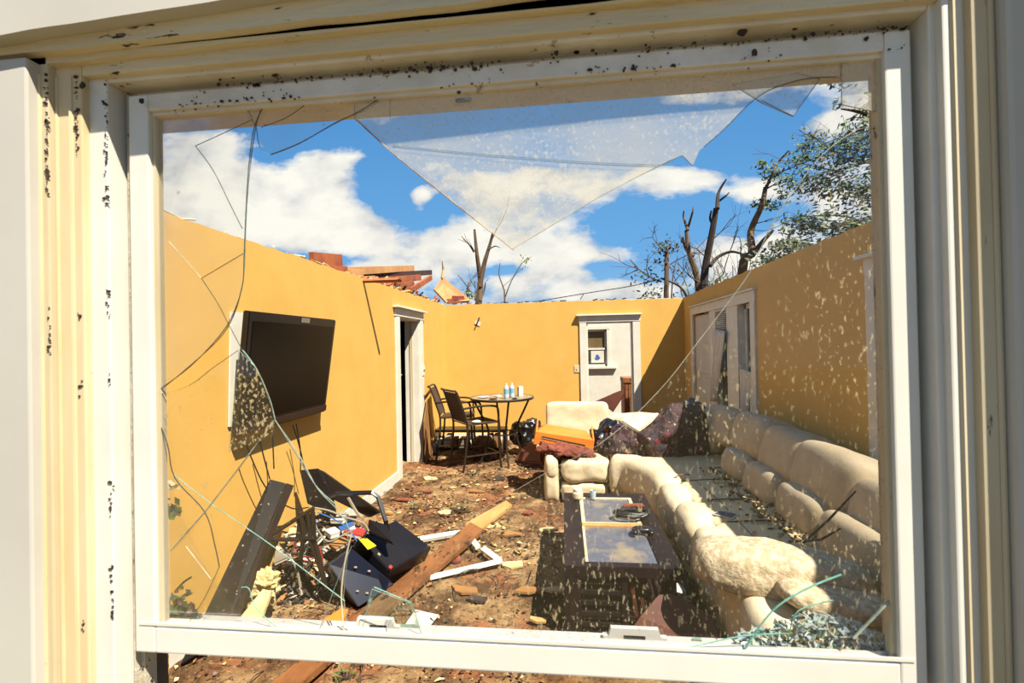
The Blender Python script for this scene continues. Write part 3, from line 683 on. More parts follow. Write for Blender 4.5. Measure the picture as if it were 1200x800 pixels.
# ================================================================== THINGS
# ---------------- television on the left wall
A = P(293, 363, X=-1.80); B_ = P(394, 376, X=-1.80); C_ = P(381, 482, X=-1.925); D_ = P(268, 514, X=-1.925)
A.z = B_.z = (A.z+B_.z)/2; D_.y = A.y+(C_.y-B_.y)+.02
tv = thing('television', 'black flat screen television tilted forward on the yellow wall', 'television', (-1.97, (C_.y+D_.y)/2, C_.z))
mm = MB(); mm.slab([A, B_, C_, D_], .045, bev=.006); hs_ = mm.build('housing', m_black, tv)
def inset(q, u0, u1, v0, v1, off):
    A, B, C, D = q; n = (B-A).cross(D-A).normalized()
    if n.x < 0: n = -n
    f = lambda u, v: A.lerp(B, u).lerp(D.lerp(C, u), v)+n*off
    return [f(u0, v0), f(u1, v0), f(u1, v1), f(u0, v1)]
Q = (A, B_, C_, D_)
MB().slab(inset(Q, .035, .965, .075, .90, .003), .002).build('screen', m_screen, tv)
MB().slab(inset(Q, .0, 1., .925, .985, .006), .006).build('shadow_strip', M('shadow_brown', (60, 36, 22), (50, 30, 18), rough=.5), tv)  # brown strip standing in for the shadow under the television
MB().slab(inset(Q, .52, .62, .01, .055, .005), .003).build('torn_tape', m_greycable, hs_)
MB().box((-2.0, (A.y+B_.y)/2-.2, 1.3), (-1.90, (A.y+B_.y)/2+.2, 1.6)).build('wall_mount', m_black, tv)
w = [P(270, 365, X=-2.0), P(300, 368, X=-2.0), P(300, 492, X=-2.0), P(268, 500, X=-2.0)]
o = MB().slab([v+Vector((.006, 0, 0)) for v in w], .012).build('wall_patch', m_white); tag(o, 'bare white patch panel on the wall behind the left edge of the television', 'panel')
for i, (px, lab) in enumerate([([(286, 512), (292, 530), (305, 560), (313, 573)], 'black cable hanging from the lower left corner of the television'),
        ([(303, 510), (309, 535), (316, 561)], 'thin cable dropping from the television to the top of the leaning board'),
        ([(319, 508), (320, 525), (321, 549)], 'short cable end dangling under the middle of the television'),
        ([(343, 498), (350, 520), (357, 549)], 'cable hanging under the right half of the television onto the dark bin'),
        ([(347, 496), (352, 528), (352, 552)], 'second, shorter cable falling from the television toward the dark bin'),
        ([(326, 587), (345, 596), (368, 594), (380, 600)], 'drooping cable between the leaning board and the wreckage')]):
    o = MB().tube(smoothpath([P(a, c, X=-1.90) for a, c in px]), .0045, 6).build('television_cable', m_cable); tag(o, lab, 'cable')
# stick added on the wall top to throw the slanting shadow below it
o = MB().tube([Vector((-2.06, 4.62, 2.28)), Vector((-1.62, 4.66, 2.285))], [.020, .024], 4).build('shadow_stick', m_redwood); tag(o, 'stick added over the top of the left wall to cast a shadow on it', 'stick')

# ---------------- roof wreckage behind the left wall
def beam(name, a, b_, w_, h_, mat, label, cat='beam', roll=0, group=None):
    a, b_ = Vector(a), Vector(b_); d = b_-a; mm = MB(); mm.box((-w_/2, 0, -h_/2), (w_/2, d.length, h_/2), bev=.003)
    q = d.to_track_quat('Y', 'Z').to_matrix().to_4x4() @ Matrix.Rotation(roll, 4, 'Y')
    bmesh.ops.transform(mm.b, matrix=Matrix.Translation(a) @ q, verts=mm.b.verts)
    o = mm.build(name, mat); return tag(o, label, cat, group)
def PB(px, py, X): return P(px, py, X=X)
BM = [((365, 304), (399, 306), -2.35, -2.35, .05, .14, m_redwood, 'short broken rafter end, leftmost of the roof wreckage'),
      ((380, 317), (405, 317), -2.30, -2.30, .05, .09, m_redwood, 'small red lumber offcut beside the leftmost rafter end'),
      ((404, 318), (484, 314), -2.5, -2.75, .05, .10, m_pale_lum, 'long orange rafter lying on top of the roof wreckage'),
      ((424, 325), (505, 319), -2.6, -2.8, .05, .10, M('dark_lumber', (86, 44, 28), (60, 32, 24), rough=.8), 'dark rafter jutting furthest right from the roof wreckage'),
      ((404, 322), (424, 324), -2.35, -2.35, .05, .15, m_pale_lum, 'pale block of lumber under the orange rafter'),
      ((430, 331), (492, 325), -2.4, -2.5, .05, .10, m_redwood, 'red rafter just beneath the dark one'),
      ((424, 328), (438, 327), -2.25, -2.25, .05, .08, m_pale_lum, 'light stub of framing near the wall top'),
      ((440, 336), (468, 332), -2.3, -2.4, .04, .10, m_redwood, 'short red block low in the roof wreckage'),
      ((464, 336), (484, 334), -2.35, -2.4, .05, .12, m_redwood, 'square-ended lumber stub beside the tilted board'),
      ((480, 341), (505, 325), -2.35, -2.45, .05, .09, m_redwood, 'short board tilted up at the right end of the rafters'),
      ((525, 353), (549, 352), -2.3, -2.35, .05, .10, m_redwood, 'red lumber strip under the tipped square panel'),
      ((531, 349), (543, 349), -2.3, -2.35, .05, .09, M('red_painted_wood', (178, 60, 36), (150, 48, 30), rough=.7), 'bright red block in front of the tipped square panel')]
for (p, q, xa, xb, w_, h_, mt_, lb) in BM:
    beam('roof_beam', PB(*p, xa), PB(*q, xb), w_, h_, mt_, lb, group='roof wreckage')
SQ = [P(509, 339, X=-2.5), P(520, 325, X=-2.5), P(552, 352, X=-2.28), P(523, 354, X=-2.3)]
o = MB().slab(SQ, .03).build('plywood_panel', m_pale_lum); tag(o, 'pale square plywood panel tipped on its corner above the left wall end', 'panel')
o = MB().tube([P(518, 326, X=-2.5), P(519.5, 316, X=-2.5), P(518, 305, X=-2.5)], [.03, .025, .006], 4).build('splinter', m_rawwood); tag(o, 'upright wood splinter behind the tipped plywood panel', 'splinter')
mm = MB()
for i in range(70):
    t_ = R.random(); y = 5.2+t_*3.0; x = -2.08-R.random()*.2; z = H+.02+R.random()*.05
    d = Vector((R.uniform(-.12, .12), R.uniform(-.2, .2), R.uniform(0, .08))); mm.mi = R.randrange(3)
    mm.tube([(x, y, z), Vector((x, y, z))+d], R.uniform(.006, .02), 4)
o = mm.build('splintered_lath', [m_redwood, m_rawwood, m_barkd]); tag(o, 'splintered lath and bark along the top of the left wall near the doorway', 'debris', kind='stuff')
mm = MB(); mm.slab([(-2.35, 3.9, 2.28), (-2.35, 8.0, 2.28), (-3.6, 8.0, 2.36), (-3.6, 3.9, 2.36)], .03); o = mm.build('fallen_roof_deck', m_redwood); tag(o, 'collapsed roof deck under the broken rafters beyond the left wall', 'roof')

# ---------------- hook on the back wall, switches
hk = thing('wall_hook', 'little dark torn fixture on the yellow back wall', 'hook', P(560, 380, Y=YB))
c = P(560, 378, Y=YB)
MB().box(c+Vector((-.05, -.012, -.04)), c+Vector((.05, 0, .02)), rot=(0, .5, 0)).build('torn_plate', m_white, hk)
MB().tube(smoothpath([c+Vector((-.03, -.01, -.05)), c+Vector((0, -.05, 0)), c+Vector((.03, -.03, .08)), c+Vector((.01, -.01, .03))]), .012, 6).build('wire_stub', m_barkd, hk)
for (px, py, ax, lb) in ((676, 432, 'y', 'ivory light switch beside the back doorway'), (497, 434, 'x', 'ivory light switch on the left doorway casing')):
    c = P(px, py, Y=YB) if ax == 'y' else P(px-3, py, X=XL)
    sw = thing('light_switch', lb, 'switch', c)
    if ax == 'y': MB().box(c+Vector((-.04, -.01, -.06)), c+Vector((.04, 0, .06)), bev=.003).build('plate', m_cream, sw); MB().box(c+Vector((-.006, -.02, -.012)), c+Vector((.006, -.008, .012))).build('toggle', m_white, sw)
    else: MB().box(c+Vector((0, -.05, -.07)), c+Vector((.035, .05, .07)), bev=.003).build('plate', m_white, sw); MB().box(c+Vector((.03, -.01, -.012)), c+Vector((.045, .01, .012))).build('toggle', m_black, sw)

# ---------------- sectional sofa
so_ = thing('sectional_sofa', 'long cream leather sectional sofa curving round the corner along the right wall', 'sofa', (1.3, 4.0, 0))
MB().box((.92, 1.75, .03), (1.86, 4.5, .26), bev=.04).build('base', m_sofa, so_)
MB().box((-.1, 4.98, .03), (.6, 5.85, .26), bev=.04).build('base', m_sofa, so_)
MB().slab([(.5, 4.95, .27), (.95, 4.3, .27), (1.86, 4.3, .27), (1.86, 5.9, .27), (.5, 5.9, .27)], .24, bev=.03).build('corner_base', m_sofa, so_)
# front rolls on the right-hand run
segs = [(1.9, 2.62), (2.62, 3.12), (3.12, 3.54), (3.54, 4.03)]
for i, (y0, y1) in enumerate(segs):
    xo = .85+(.02, .02, .01, -.01)[i]
    MB().soft((xo, (y0+y1)/2, .30), (.27, y1-y0+.035, .37), e=.62, n=10, amp=.018, fr=5, seed=i).build('seat_roll', m_sofa, so_, smooth=True)
    MB().soft((xo+.03, (y0+y1)/2, .13), (.24, y1-y0+.01, .27), e=.4, n=8, amp=.014, fr=5, seed=i+9).build('footrest_panel', m_sofa, so_, smooth=True)
    MB().soft((1.22, (y0+y1)/2, .36), (.66, y1-y0+.01, .23), e=.22, n=10, amp=.012, fr=5, seed=i+20).build('seat_cushion', m_sofa_d, so_, smooth=True)
# corner seat and its curved roll
MB().slab([(.62, 4.95, .455), (.98, 4.03, .455), (1.6, 4.03, .455), (1.75, 5.2, .455), (1.1, 5.7, .455), (.5, 5.7, .455)], .2, bev=.035).build('corner_seat', m_sofa_d, so_)
cp_ = smoothpath([(.44, 4.86, .30), (.60, 4.80, .31), (.74, 4.60, .31), (.82, 4.34, .30), (.86, 4.06, .29)], 5)
MB().sweep(cp_, .15, .19, e=.72, amp=.02).build('corner_roll', m_sofa, so_, smooth=True)
cp_ = smoothpath([(.46, 4.93, .13), (.64, 4.86, .13), (.80, 4.62, .13), (.88, 4.36, .13), (.90, 4.08, .13)], 5)
MB().sweep(cp_, .11, .13, e=.5, amp=.015, seed=3).build('footrest_panel', M('brown_leather_skirt', (170, 120, 78), (120, 76, 48), sc=6, rough=.7), so_, smooth=True)  # lower panel browner than the roll above it
# back-run: arm, roll, footrest
MB().soft((-.16, 4.93, .36), (.15, .34, .26), e=.6, n=10, amp=.008, fr=6, seed=31).build('armrest', m_sofa, so_, smooth=True)
MB().soft((-.16, 5.3, .2), (.16, 1.05, .40), e=.3, n=10, amp=.008, fr=6, seed=32).build('arm_side', m_sofa, so_, smooth=True)
MB().soft((.18, 4.93, .335), (.50, .34, .235), e=.42, n=12, amp=.022, fr=7, seed=33).build('seat_roll', m_sofa, so_, smooth=True)
MB().soft((.17, 4.90, .115), (.46, .26, .20), e=.35, n=12, amp=.012, fr=8, seed=34).build('footrest_panel', m_sofa, so_, smooth=True)
MB().soft((.18, 5.35, .34), (.54, .8, .22), e=.3, n=10, amp=.01, seed=35).build('seat_cushion', m_sofa_d, so_, smooth=True)
# backs on the right wall: upper pillows and lower lumbar pillows
ups = [(4.62, 5.25, .78, 1.62), (3.92, 4.58, .80, 1.66), (3.36, 3.94, .78, 1.66), (2.78, 3.42, .77, 1.66), (2.05, 2.80, .70, 1.66)]
MB().box((1.62, 1.85, .2), (1.88, 5.6, .66), bev=.04).build('back_frame', m_back, so_)
for i, (y0, y1, zc_, xc_) in enumerate(ups):
    MB().soft((xc_, (y0+y1)/2, zc_-.03), (.38, y1-y0+.05, .38), rot=(0, .28, 0), e=.5, n=12, amp=.010, fr=4, seed=i+50).build('back_cushion', m_back, so_, smooth=True)
lows = [(3.98, 4.45), (3.42, 3.92), (2.88, 3.36), (2.25, 2.84)]
for i, (y0, y1) in enumerate(lows):
    MB().soft((1.50, (y0+y1)/2, .54), (.32, y1-y0+.03, .26), rot=(0, .22, 0), e=.5, n=12, amp=.010, fr=5, seed=i+70).build('lumbar_cushion', m_back, so_, smooth=True)
# corner back cushion, and the back of the far run
MB().soft((1.55, 5.25, .66), (.50, .50, .46), rot=(0, .2, .5), e=.5, n=12, amp=.03, fr=4, seed=88).build('back_cushion', m_back, so_, smooth=True)
ya = 5.95; xa = P(641, 490, Y=ya).x; xb = P(712, 490, Y=ya).x; zt = P(676, 471, Y=ya).z
MB().soft(((xa+xb)/2, ya+.03, (zt+.35)/2), (xb-xa+.02, .22, zt-.35), rot=(-.08, 0, 0), e=.2, n=14, amp=.012, fr=7, seed=91).build('far_back_cushion', m_sofa, so_, smooth=True)
ya = 6.1; q0 = P(712, 484, Y=ya); q1 = P(772, 484, Y=ya)
MB().soft(((q0.x+q1.x)/2, ya, q0.z-.16), (q1.x-q0.x+.05, .26, .32), e=.35, n=12, amp=.02, fr=6, seed=92).build('far_back_cushion', m_sofa, so_, smooth=True)
MB().box((-.1, 5.85, .1), (1.5, 6.05, .55), bev=.03).build('far_back_frame', m_sofa, so_)
# leather strap line round the corner roll
MB().tube(smoothpath([P(808, 556, Y=4.12), P(798, 556, Y=4.10), P(787, 562, Y=4.1), P(778, 572, Y=4.05), P(771, 580, Y=4.05)]), .005, 6).build('piping', m_plank, so_)

for y_ in (2.62, 3.12, 3.54, 4.03):
    MB().tube(smoothpath([(.99, y_, .470), (1.15, y_+.012, .4765), (1.40, y_+.03, .474)], 4), .0045, 5).build('seam', m_barkd, so_)
MB().tube(smoothpath([(1.06, 1.9, .4765), (1.05, 2.8, .4775), (1.06, 3.5, .4775), (1.03, 4.02, .474)], 6), .003, 5).build('seam', m_barkd, so_)
# pillows on the sofa
def fpil(w_, q): w_.z *= 1-.30*abs(q.x*q.y); return w_
o = MB().soft(P(908, 668, Y=2.38), (.72, .46, .25), rot=(-.22, .05, -.22), e=.55, n=18, amp=.012, fr=9, seed=4, fold=fpil).build('throw_pillow', m_pillow, smooth=True); tag(o, 'big embossed beige pillow lying across the front of the sofa seat', 'pillow')
o = MB().soft(P(972, 700, Y=2.12), (.40, .30, .10), rot=(-.10, .10, -.2), e=.6, n=14, amp=.010, fr=9, seed=5, fold=fpil).build('throw_pillow', m_pillow, smooth=True); tag(o, 'smaller flattened beige pillow to the right of the big embossed one', 'pillow')
c = P(850, 602, Z=.485)
pc = thing('card', 'small blue diamond-shaped card lying on the sofa seat', 'card', c)
dd = .085; MB().slab([c+Vector((-dd, 0, 0)), c+Vector((-.02, .06, 0)), c+Vector((dd, 0, 0)), c+Vector((.02, -.08, 0))], .006).build('card_back', m_blind, pc)
dd = .07; MB().slab([c+Vector((-dd, 0, .002)), c+Vector((-.018, .05, .002)), c+Vector((dd, 0, .002)), c+Vector((.018, -.068, .002))], .001).build('card_face', M('slate_blue', (50, 74, 104), (60, 84, 110)), pc)
for (pp, lb) in (([(941, 636, 1.2), (970, 610, 1.3), (1003, 575, 1.42)], 'long dark stick leaning up from the sofa cushions'), ([(944, 634, 1.2), (962, 632, 1.25), (985, 619, 1.35)], 'short dark stick crossing under the long one on the sofa')):
    o = MB().tube([P(a, b_, X=x_) for a, b_, x_ in pp], [.005, .006, .004], 6).build('stick', m_barkd); tag(o, lb, 'stick')
# crumbs and dirt in the gap behind the seats
mm = MB()
for i in range(420):
    y = R.uniform(2.4, 4.4); x = 1.30+R.gauss(0, .07); d = R.uniform(.006, .02); mm.mi = R.randrange(4)
    a = R.random()*6.28; mm.slab([(x+d*math.cos(a+k*1.6), y+d*math.sin(a+k*1.6), .478+R.random()*.02) for k in range(4)], .004)
o = mm.build('seat_dirt', [m_barkd, m_rawwood, m_plaster, m_leafd]); tag(o, 'crumbs of bark, leaf and plaster strewn along the back of the sofa seat', 'debris', kind='stuff')

# ---------------- heap on the corner of the sofa
bag = thing('garbage_bag', 'glossy black garbage bag with white glints beside the orange drawer', 'bag', (.72, 5.35, .46))
MB().soft(P(716, 513, Y=5.35), (.52, .40, .30), rot=(0, -.35, .2), e=.8, n=24, amp=.08, fr=10, seed=12).build('bag_body', m_bag, bag, smooth=True)
c = P(742, 496, Y=5.38); MB().tube([c+Vector((-.04, 0, -.05)), c, c+Vector((.03, 0, .06))], [.06, .02, .045], 7).build('knot', m_bag, bag)
o = MB().soft(P(728, 520, Y=5.1), (.48, .40, .32), rot=(0, -.45, 0), e=.85, n=24, amp=.08, fr=9, seed=13).build('floral_blanket', m_floral, smooth=True); tag(o, 'crumpled maroon floral blanket in front of the glossy garbage bag', 'blanket')
fb = thing('floral_bag', 'large dark purple floral cloth bundle heaped on the sofa corner', 'bundle', (1.25, 5.25, .46))
MB().soft(P(786, 510, Y=5.15), (.86, .50, .56), rot=(0, -.3, .15), e=.75, n=24, amp=.09, fr=6, seed=14).build('bundle_body', m_floral, fb, smooth=True)
MB().soft(P(815, 493, Y=5.3), (.46, .38, .36), rot=(0, .5, 0), e=.8, n=20, amp=.07, fr=9, seed=15).build('dark_end', m_bag, fb, smooth=True)
c = P(765, 492, Y=5.2)
o = MB().slab([P(726, 492, Y=5.0), P(742, 484, Y=5.05), P(773, 483, Y=5.05), P(764, 494, Y=4.98), P(748, 506, Y=4.93)], .05, bev=.012).build('foam_cushion', m_sofa); tag(o, 'white foam piece tilted between the blanket and the dark bundle', 'foam')
# brown leather flap by the doorway
o = MB().slab([P(697, 470, Y=6.6), P(720, 460, Y=6.6), P(732, 455, Y=6.5), P(731, 462, Y=6.5), P(718, 482, Y=6.4), P(711, 476, Y=6.5), P(708, 545, Y=6.2), P(700, 545, Y=6.2)], .03, bev=.006).build('leather_flap', m_brownboard); tag(o, 'dark brown curled leather flap sticking up before the back doorway', 'leather flap')
# wooden cabinet in far room
cab = thing('wooden_cabinet', 'slatted wooden cabinet standing beyond the back doorway', 'cabinet', P(738, 480, Y=8.9))
a = P(731, 443, Y=8.9); q = P(743, 443, Y=8.9)
MB().box((a.x, 8.9, 0), (a.x+.5, 9.4, a.z), bev=.006).build('body', m_redwood, cab)
for k in range(3): MB().box((a.x+.02+k*.06, 8.885, .2), (a.x+.07+k*.06, 8.90, a.z-.12), bev=.003).build('slat', m_plank, cab)
MB().box((a.x-.01, 8.88, a.z-.08), (a.x+.52, 9.4, a.z)).build('top_rail', m_plank, cab)

# ---------------- orange drawer, rust cloth, brown cushion
yo = 5.05
A = P(628, 506, Y=yo); B_ = P(695, 516, Y=yo); C_ = P(692, 535, Y=yo); D_ = P(625, 520, Y=yo); n_ = Vector((0, .30, .10))
dr = thing('drawer', 'bright orange wooden drawer lying tilted on the near end of the sofa', 'drawer', (0, yo, .5))
mm = MB(); mm.slab([A, B_, C_, D_], .02, bev=.002); df_ = mm.build('drawer_front', m_orange, dr)
f = lambda u, v, o2=-.004: A.lerp(B_, u).lerp(D_.lerp(C_, u), v)+Vector((0, o2, 0))
MB().slab([f(.12, .24), f(.88, .34), f(.88, .45), f(.12, .35)], .002).build('handle_slot', m_barkd, df_)
MB().slab([f(.12, .36, -.006), f(.88, .46, -.006), f(.88, .50, -.006), f(.12, .40, -.006)], .008).build('handle_lip', m_pale_lum, df_)
for (p_, q_) in ((A, D_), (B_, C_)): MB().slab([p_, q_, q_+n_, p_+n_], .015).build('drawer_side', m_orange, dr)
A2 = P(640, 497, Y=yo+.30); B2 = P(688, 505, Y=yo+.30); MB().slab([A2, B2, C_+n_, D_+n_], .015).build('drawer_back', m_orange, dr)
MB().slab([A+Vector((0, 0, .002)), B_+Vector((0, 0, .002)), B2, A2], .012).build('drawer_bottom', m_orange, dr)
o = MB().soft(P(662, 527, Y=4.98), (.60, .36, .09), rot=(0, .12, 0), e=.9, n=30, amp=.055, fr=16, seed=21).build('rust_cloth', m_rustcloth, smooth=True); tag(o, 'rust brown crumpled cloth spread under the orange drawer', 'cloth')
o = MB().slab([P(627, 514, Y=5.4), P(633, 520, Y=5.3), P(636, 543, Y=5.2), P(600, 541, Y=5.5), P(612, 524, Y=5.6)], .08, bev=.02).build('brown_cushion', m_brownboard); tag(o, 'dark brown slab cushion slumped left of the orange drawer', 'cushion')
o = MB().soft(P(631, 525, Y=5.0), (.05, .08, .07), e=.9, n=6).build('crumpled_tissue', m_paper, smooth=True); tag(o, 'little white wad at the left end of the rust cloth', 'wad')

# ---------------- coffee table
ct = thing('coffee_table', 'dusty dark wood coffee table with glass inset top in front of the sofa', 'table', (.28, 3.25, 0))
cx0, cx1, cy0, cy1, cz = -.01, .565, 2.62, 3.90, .40
for x in (cx0, cx1-.07):
    for y in (cy0, cy1-.07): MB().box((x, y, 0), (x+.07, y+.07, cz-.03), bev=.004).build('leg', m_dark_tbl, ct)
MB().box((cx0-.02, cy0, cz-.05), (cx0+.10, cy1, cz), bev=.006).build('side_rail', m_dark_tbl, ct)
MB().box((cx1-.08, cy0, cz-.05), (cx1+.04, cy1, cz), bev=.006).build('side_rail', m_dark_tbl, ct)
MB().box((cx0+.10, cy1-.10, cz-.05), (cx1-.08, cy1, cz), bev=.005).build('end_rail', m_dark_tbl, ct)
MB().box((cx0-.02, cy0-.005, cz-.06), (cx1+.04, cy0+.05, cz+.001), bev=.005).build('end_rail', m_dark_tbl, ct)
MB().box((cx0+.10, 3.20, cz-.04), (cx1-.08, 3.25, cz+.002), bev=.004).build('cross_rail', m_rawwood, ct)
MB().box((cx0+.10, cy0+.05, cz-.02), (cx1-.08, 3.20, cz-.012)).build('glass_inset', m_tabglass, ct)
gi_ = MB().box((cx0+.10, 3.25, cz-.02), (cx1-.08, cy1-.10, cz-.012)).build('glass_inset', m_tabglass, ct)
mm = MB()
for (x0, x1, y0, y1) in ((cx0+.10, cx0+.125, 3.25, 3.8), (cx1-.105, cx1-.08, 3.25, 3.8), (cx0+.125, cx1-.105, 3.77, 3.8), (cx0+.125, cx1-.105, 3.25, 3.275), (cx0+.10, cx0+.115, 2.67, 3.2)): mm.box((x0, y0, cz-.012), (x1, y1, cz-.004))
mm.build('inset_bead', m_beige, gi_)
MB().box((cx0+.02, cy0+.02, .10), (cx1-.02, cy1-.02, .12)).build('lower_shelf', m_dark_tbl, ct)
for k in range(5): MB().box((cx0+.07, cy0+.015, .06+k*.058), (cx0+.30, cy0+.035, .085+k*.058), bev=.003).build('slat', m_dark_tbl, ct)
MB().box((cx0+.29, cy0+.01, .03), (cx0+.32, cy0+.04, cz-.05)).build('upright', m_dark_tbl, ct)
for k in range(5): MB().box((cx0+.35+k*.045, cy0+.03+k*.03, .05), (cx0+.37+k*.045, cy0+.05+k*.03, .31), rot=(0, -.12-.04*k, 0)).build('slat', m_brownboard, ct)
MB().box((cx0-.02, cy0, .02), (cx0, cy1, .30)).build('side_panel', m_dark_tbl, ct)
# things on and around it
c = P(677, 584, Z=cz); cp2 = thing('jar', 'small white lidded jar on the far left corner of the coffee table', 'jar', c)
MB().lathe([(.036, 0), (.042, .01), (.042, .045), (.036, .055)], c, 16).build('jar_body', m_sofa, cp2, smooth=False); MB().lathe([(.03, .055), (.032, .058), (.032, .075), (.028, .08)], c, 16).build('lid', m_white, cp2)
c = P(695, 584, Z=cz); cp3 = thing('drinking_glass', 'tiny clear tumbler beside the white jar on the coffee table', 'glass', c)
MB().lathe([(.02, 0), (.025, .065), (.023, .065), (.018, .006)], c, 14, cap=False).build('tumbler_wall', m_bottle, cp3); MB().lathe([(.018, 0), (.018, .006)], c, 14).build('tumbler_base', m_bottle, cp3)
c = P(740, 604, Z=cz+.02); cg = []
for k in range(7):
    rr = .075+.02*R.random(); ph = R.random()*6
    for i in range(15): cg.append(c+Vector((rr*1.25*math.cos(ph+i*.42), rr*.62*math.sin(ph+i*.42), .004*k+R.random()*.012)))
o = MB().tube(smoothpath(cg, 2), .007, 6).build('cable_coil', m_cable); tag(o, 'tangled coil of black cable on the coffee table', 'cable')
gp = thing('game_controller', 'small dark grey controller resting beside the cable coil', 'controller', P(752, 618, Z=cz))
c = P(752, 620, Z=cz+.02); MB().soft(c, (.12, .07, .035), e=.7, n=6, amp=.004).build('controller_body', m_black, gp, smooth=True); MB().soft(c+Vector((-.05, -.035, 0)), (.035, .07, .03), e=.8, n=4).build('grip', m_black, gp, smooth=True); MB().soft(c+Vector((.05, -.035, 0)), (.035, .07, .03), e=.8, n=4).build('grip', m_black, gp, smooth=True)
c = P(742, 593, Z=cz); o = MB().slab([c+Vector(v) for v in ((-.08, -.02, .01), (.08, -.03, .012), (.07, .03, .014), (-.07, .03, .01))], .008).build('paper_scrap', m_rustcloth); tag(o, 'rust and white torn wrapper behind the cable coil on the table', 'wrapper')
c = P(738, 664, Z=.30)
for (px, py, Y_, sz, mt_, nm, lb, ct_) in ((742, 666, 2.8, (.09, .02, .012), m_orange, 'pencil_case', 'thin orange object tucked under the coffee table top', 'case'), (768, 669, 2.75, (.045, .05, .09), m_paper, 'crumpled_paper', 'crumpled white paper against the near right leg of the table', 'paper'),
        (790, 690, 2.85, (.12, .10, .03), m_blind, 'book', 'pale book lying in the dark gap between table and sofa', 'book'), (764, 703, 2.4, (.03, .03, .03), m_blue, 'bottle_cap', 'blue cap near the table base', 'cap')):
    if nm in ('bottle_cap',): continue
    o = MB().soft(P(px, py, Y=Y_), sz, rot=(.1, .1, .3), e=.5 if nm != 'crumpled_paper' else .9, n=6, amp=.003 if nm != 'crumpled_paper' else .02, fr=20, seed=3).build(nm, mt_); tag(o, lb, ct_)
c = P(694, 722, Z=.02)
for k, (mt_, dx, dy, lb) in enumerate(((m_blue, -.08, .04, 'crumpled blue wrapper at the foot of the coffee table'), (m_yellow, -.20, -.03, 'yellowed leaf-shaped scrap on the floor left of the blue wrapper'))):
    o = MB().soft(c+Vector((dx, dy, .02)), (.10, .06, .04), rot=(.3, .2, k), e=.9, n=8, amp=.022, fr=18, seed=k+2).build('wrapper', mt_ if k == 0 else M('yellowed_leaf', (210, 180, 90), (170, 130, 60))); tag(o, lb, 'wrapper')
# dark gap litter
mm = MB()
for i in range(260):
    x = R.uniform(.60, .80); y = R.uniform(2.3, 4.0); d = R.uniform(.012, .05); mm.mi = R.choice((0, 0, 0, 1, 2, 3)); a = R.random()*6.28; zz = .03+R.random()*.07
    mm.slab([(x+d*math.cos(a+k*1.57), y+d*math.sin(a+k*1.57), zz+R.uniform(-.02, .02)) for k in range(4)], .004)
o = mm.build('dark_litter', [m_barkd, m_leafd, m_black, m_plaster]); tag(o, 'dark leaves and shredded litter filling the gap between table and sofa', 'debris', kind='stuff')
yb = 2.38
o = MB().slab([P(a, b_, Y=yb+dy) for a, b_, dy in ((724, 760, 0), (750, 722, .05), (772, 697, .1), (786, 695, .1), (806, 704, .08), (835, 722, .02), (850, 765, -.05))], .022, bev=.004).build('broken_board', m_brownboard); tag(o, 'curved reddish brown board leaning low in front of the coffee table', 'board')
mm = MB()
for i in range(40):
    c = P(R.uniform(688, 735), R.uniform(712, 730), Z=.03); mm.tube(smoothpath([c, c+Vector((R.uniform(-.05, .05), R.uniform(-.05, .05), R.uniform(.02, .07))), c+Vector((R.uniform(-.12, .12), R.uniform(-.08, .08), R.uniform(.0, .05)))], 3), .0028, 4)
    q_ = c+Vector((R.uniform(-.05, .05), R.uniform(-.05, .05), R.uniform(.02, .08))); mm.mi = 1; mm.quad(q_, Vector((.015, 0, R.uniform(-.01, .01))), Vector((0, .012, .006))); mm.mi = 0
o = mm.build('dry_weed', [m_barkd, m_leafpale]); tag(o, 'tangle of dry stems and leaves at the front foot of the coffee table', 'plant')

# ---------------- patio table and chairs
pt = thing('patio_table', 'round bronze bistro table with mottled top against the back wall', 'table', (-.86, 6.42, 0))
tc_ = Vector((-.86, 6.42, 0)); tz = .90; tr = .43
MB().lathe([(tr-.03, tz-.012), (tr-.012, tz-.008), (tr-.012, tz+.004), (tr-.03, tz+.006)], tc_, 40).build('table_top', m_tabletop, pt)
mm = MB(); mm.lathe([(tr-.013, tz-.025), (tr, tz-.022), (tr+.004, tz-.008), (tr, tz+.006), (tr-.013, tz+.007)], tc_, 40, cap=False); mm.build('rim', m_tubemetal, pt)
for k in range(4):
    a = .35+k*math.pi/2; u = Vector((math.cos(a), math.sin(a), 0))
    MB().tube(smoothpath([tc_+u*(tr-.04)+Vector((0, 0, tz-.02)), tc_+u*.31+Vector((0, 0, .72)), tc_+u*.20+Vector((0, 0, .48)), tc_+u*.22+Vector((0, 0, .25)), tc_+u*.33+Vector((0, 0, .01))], 5), .014, 8).build('leg', m_tubemetal, pt)
mm = MB(); mm.tube([tc_+Vector((.2*math.cos(i*.2856), .2*math.sin(i*.2856), .42)) for i in range(23)], .010, 6); mm.build('brace_ring', m_tubemetal, pt)
def bottle(px, py, lb, g_='water bottles on the bistro table'):
    c = P(px, py, Z=tz+.006); o = thing('water_bottle', lb, 'bottle', c, g_)
    MB().lathe([(.030, 0), (.033, .01), (.033, .06), (.031, .07), (.033, .13), (.028, .155), (.013, .178), (.012, .185)], c, 16).build('bottle_body', m_bottle, o, smooth=True); bb_ = o.children[-1] if o.children else None
    MB().lathe([(.0335, .065), (.0335, .125)], c, 16, cap=False).build('bottle_label', M('pale_blue_label', (130, 196, 224), (110, 180, 214), rough=.4), o); MB().lathe([(.014, .182), (.014, .20)], c, 12).build('cap', m_white, o)
bottle(593.5, 467, 'left one of two water bottles on the bistro table'); bottle(600, 466, 'right one of two water bottles on the bistro table')
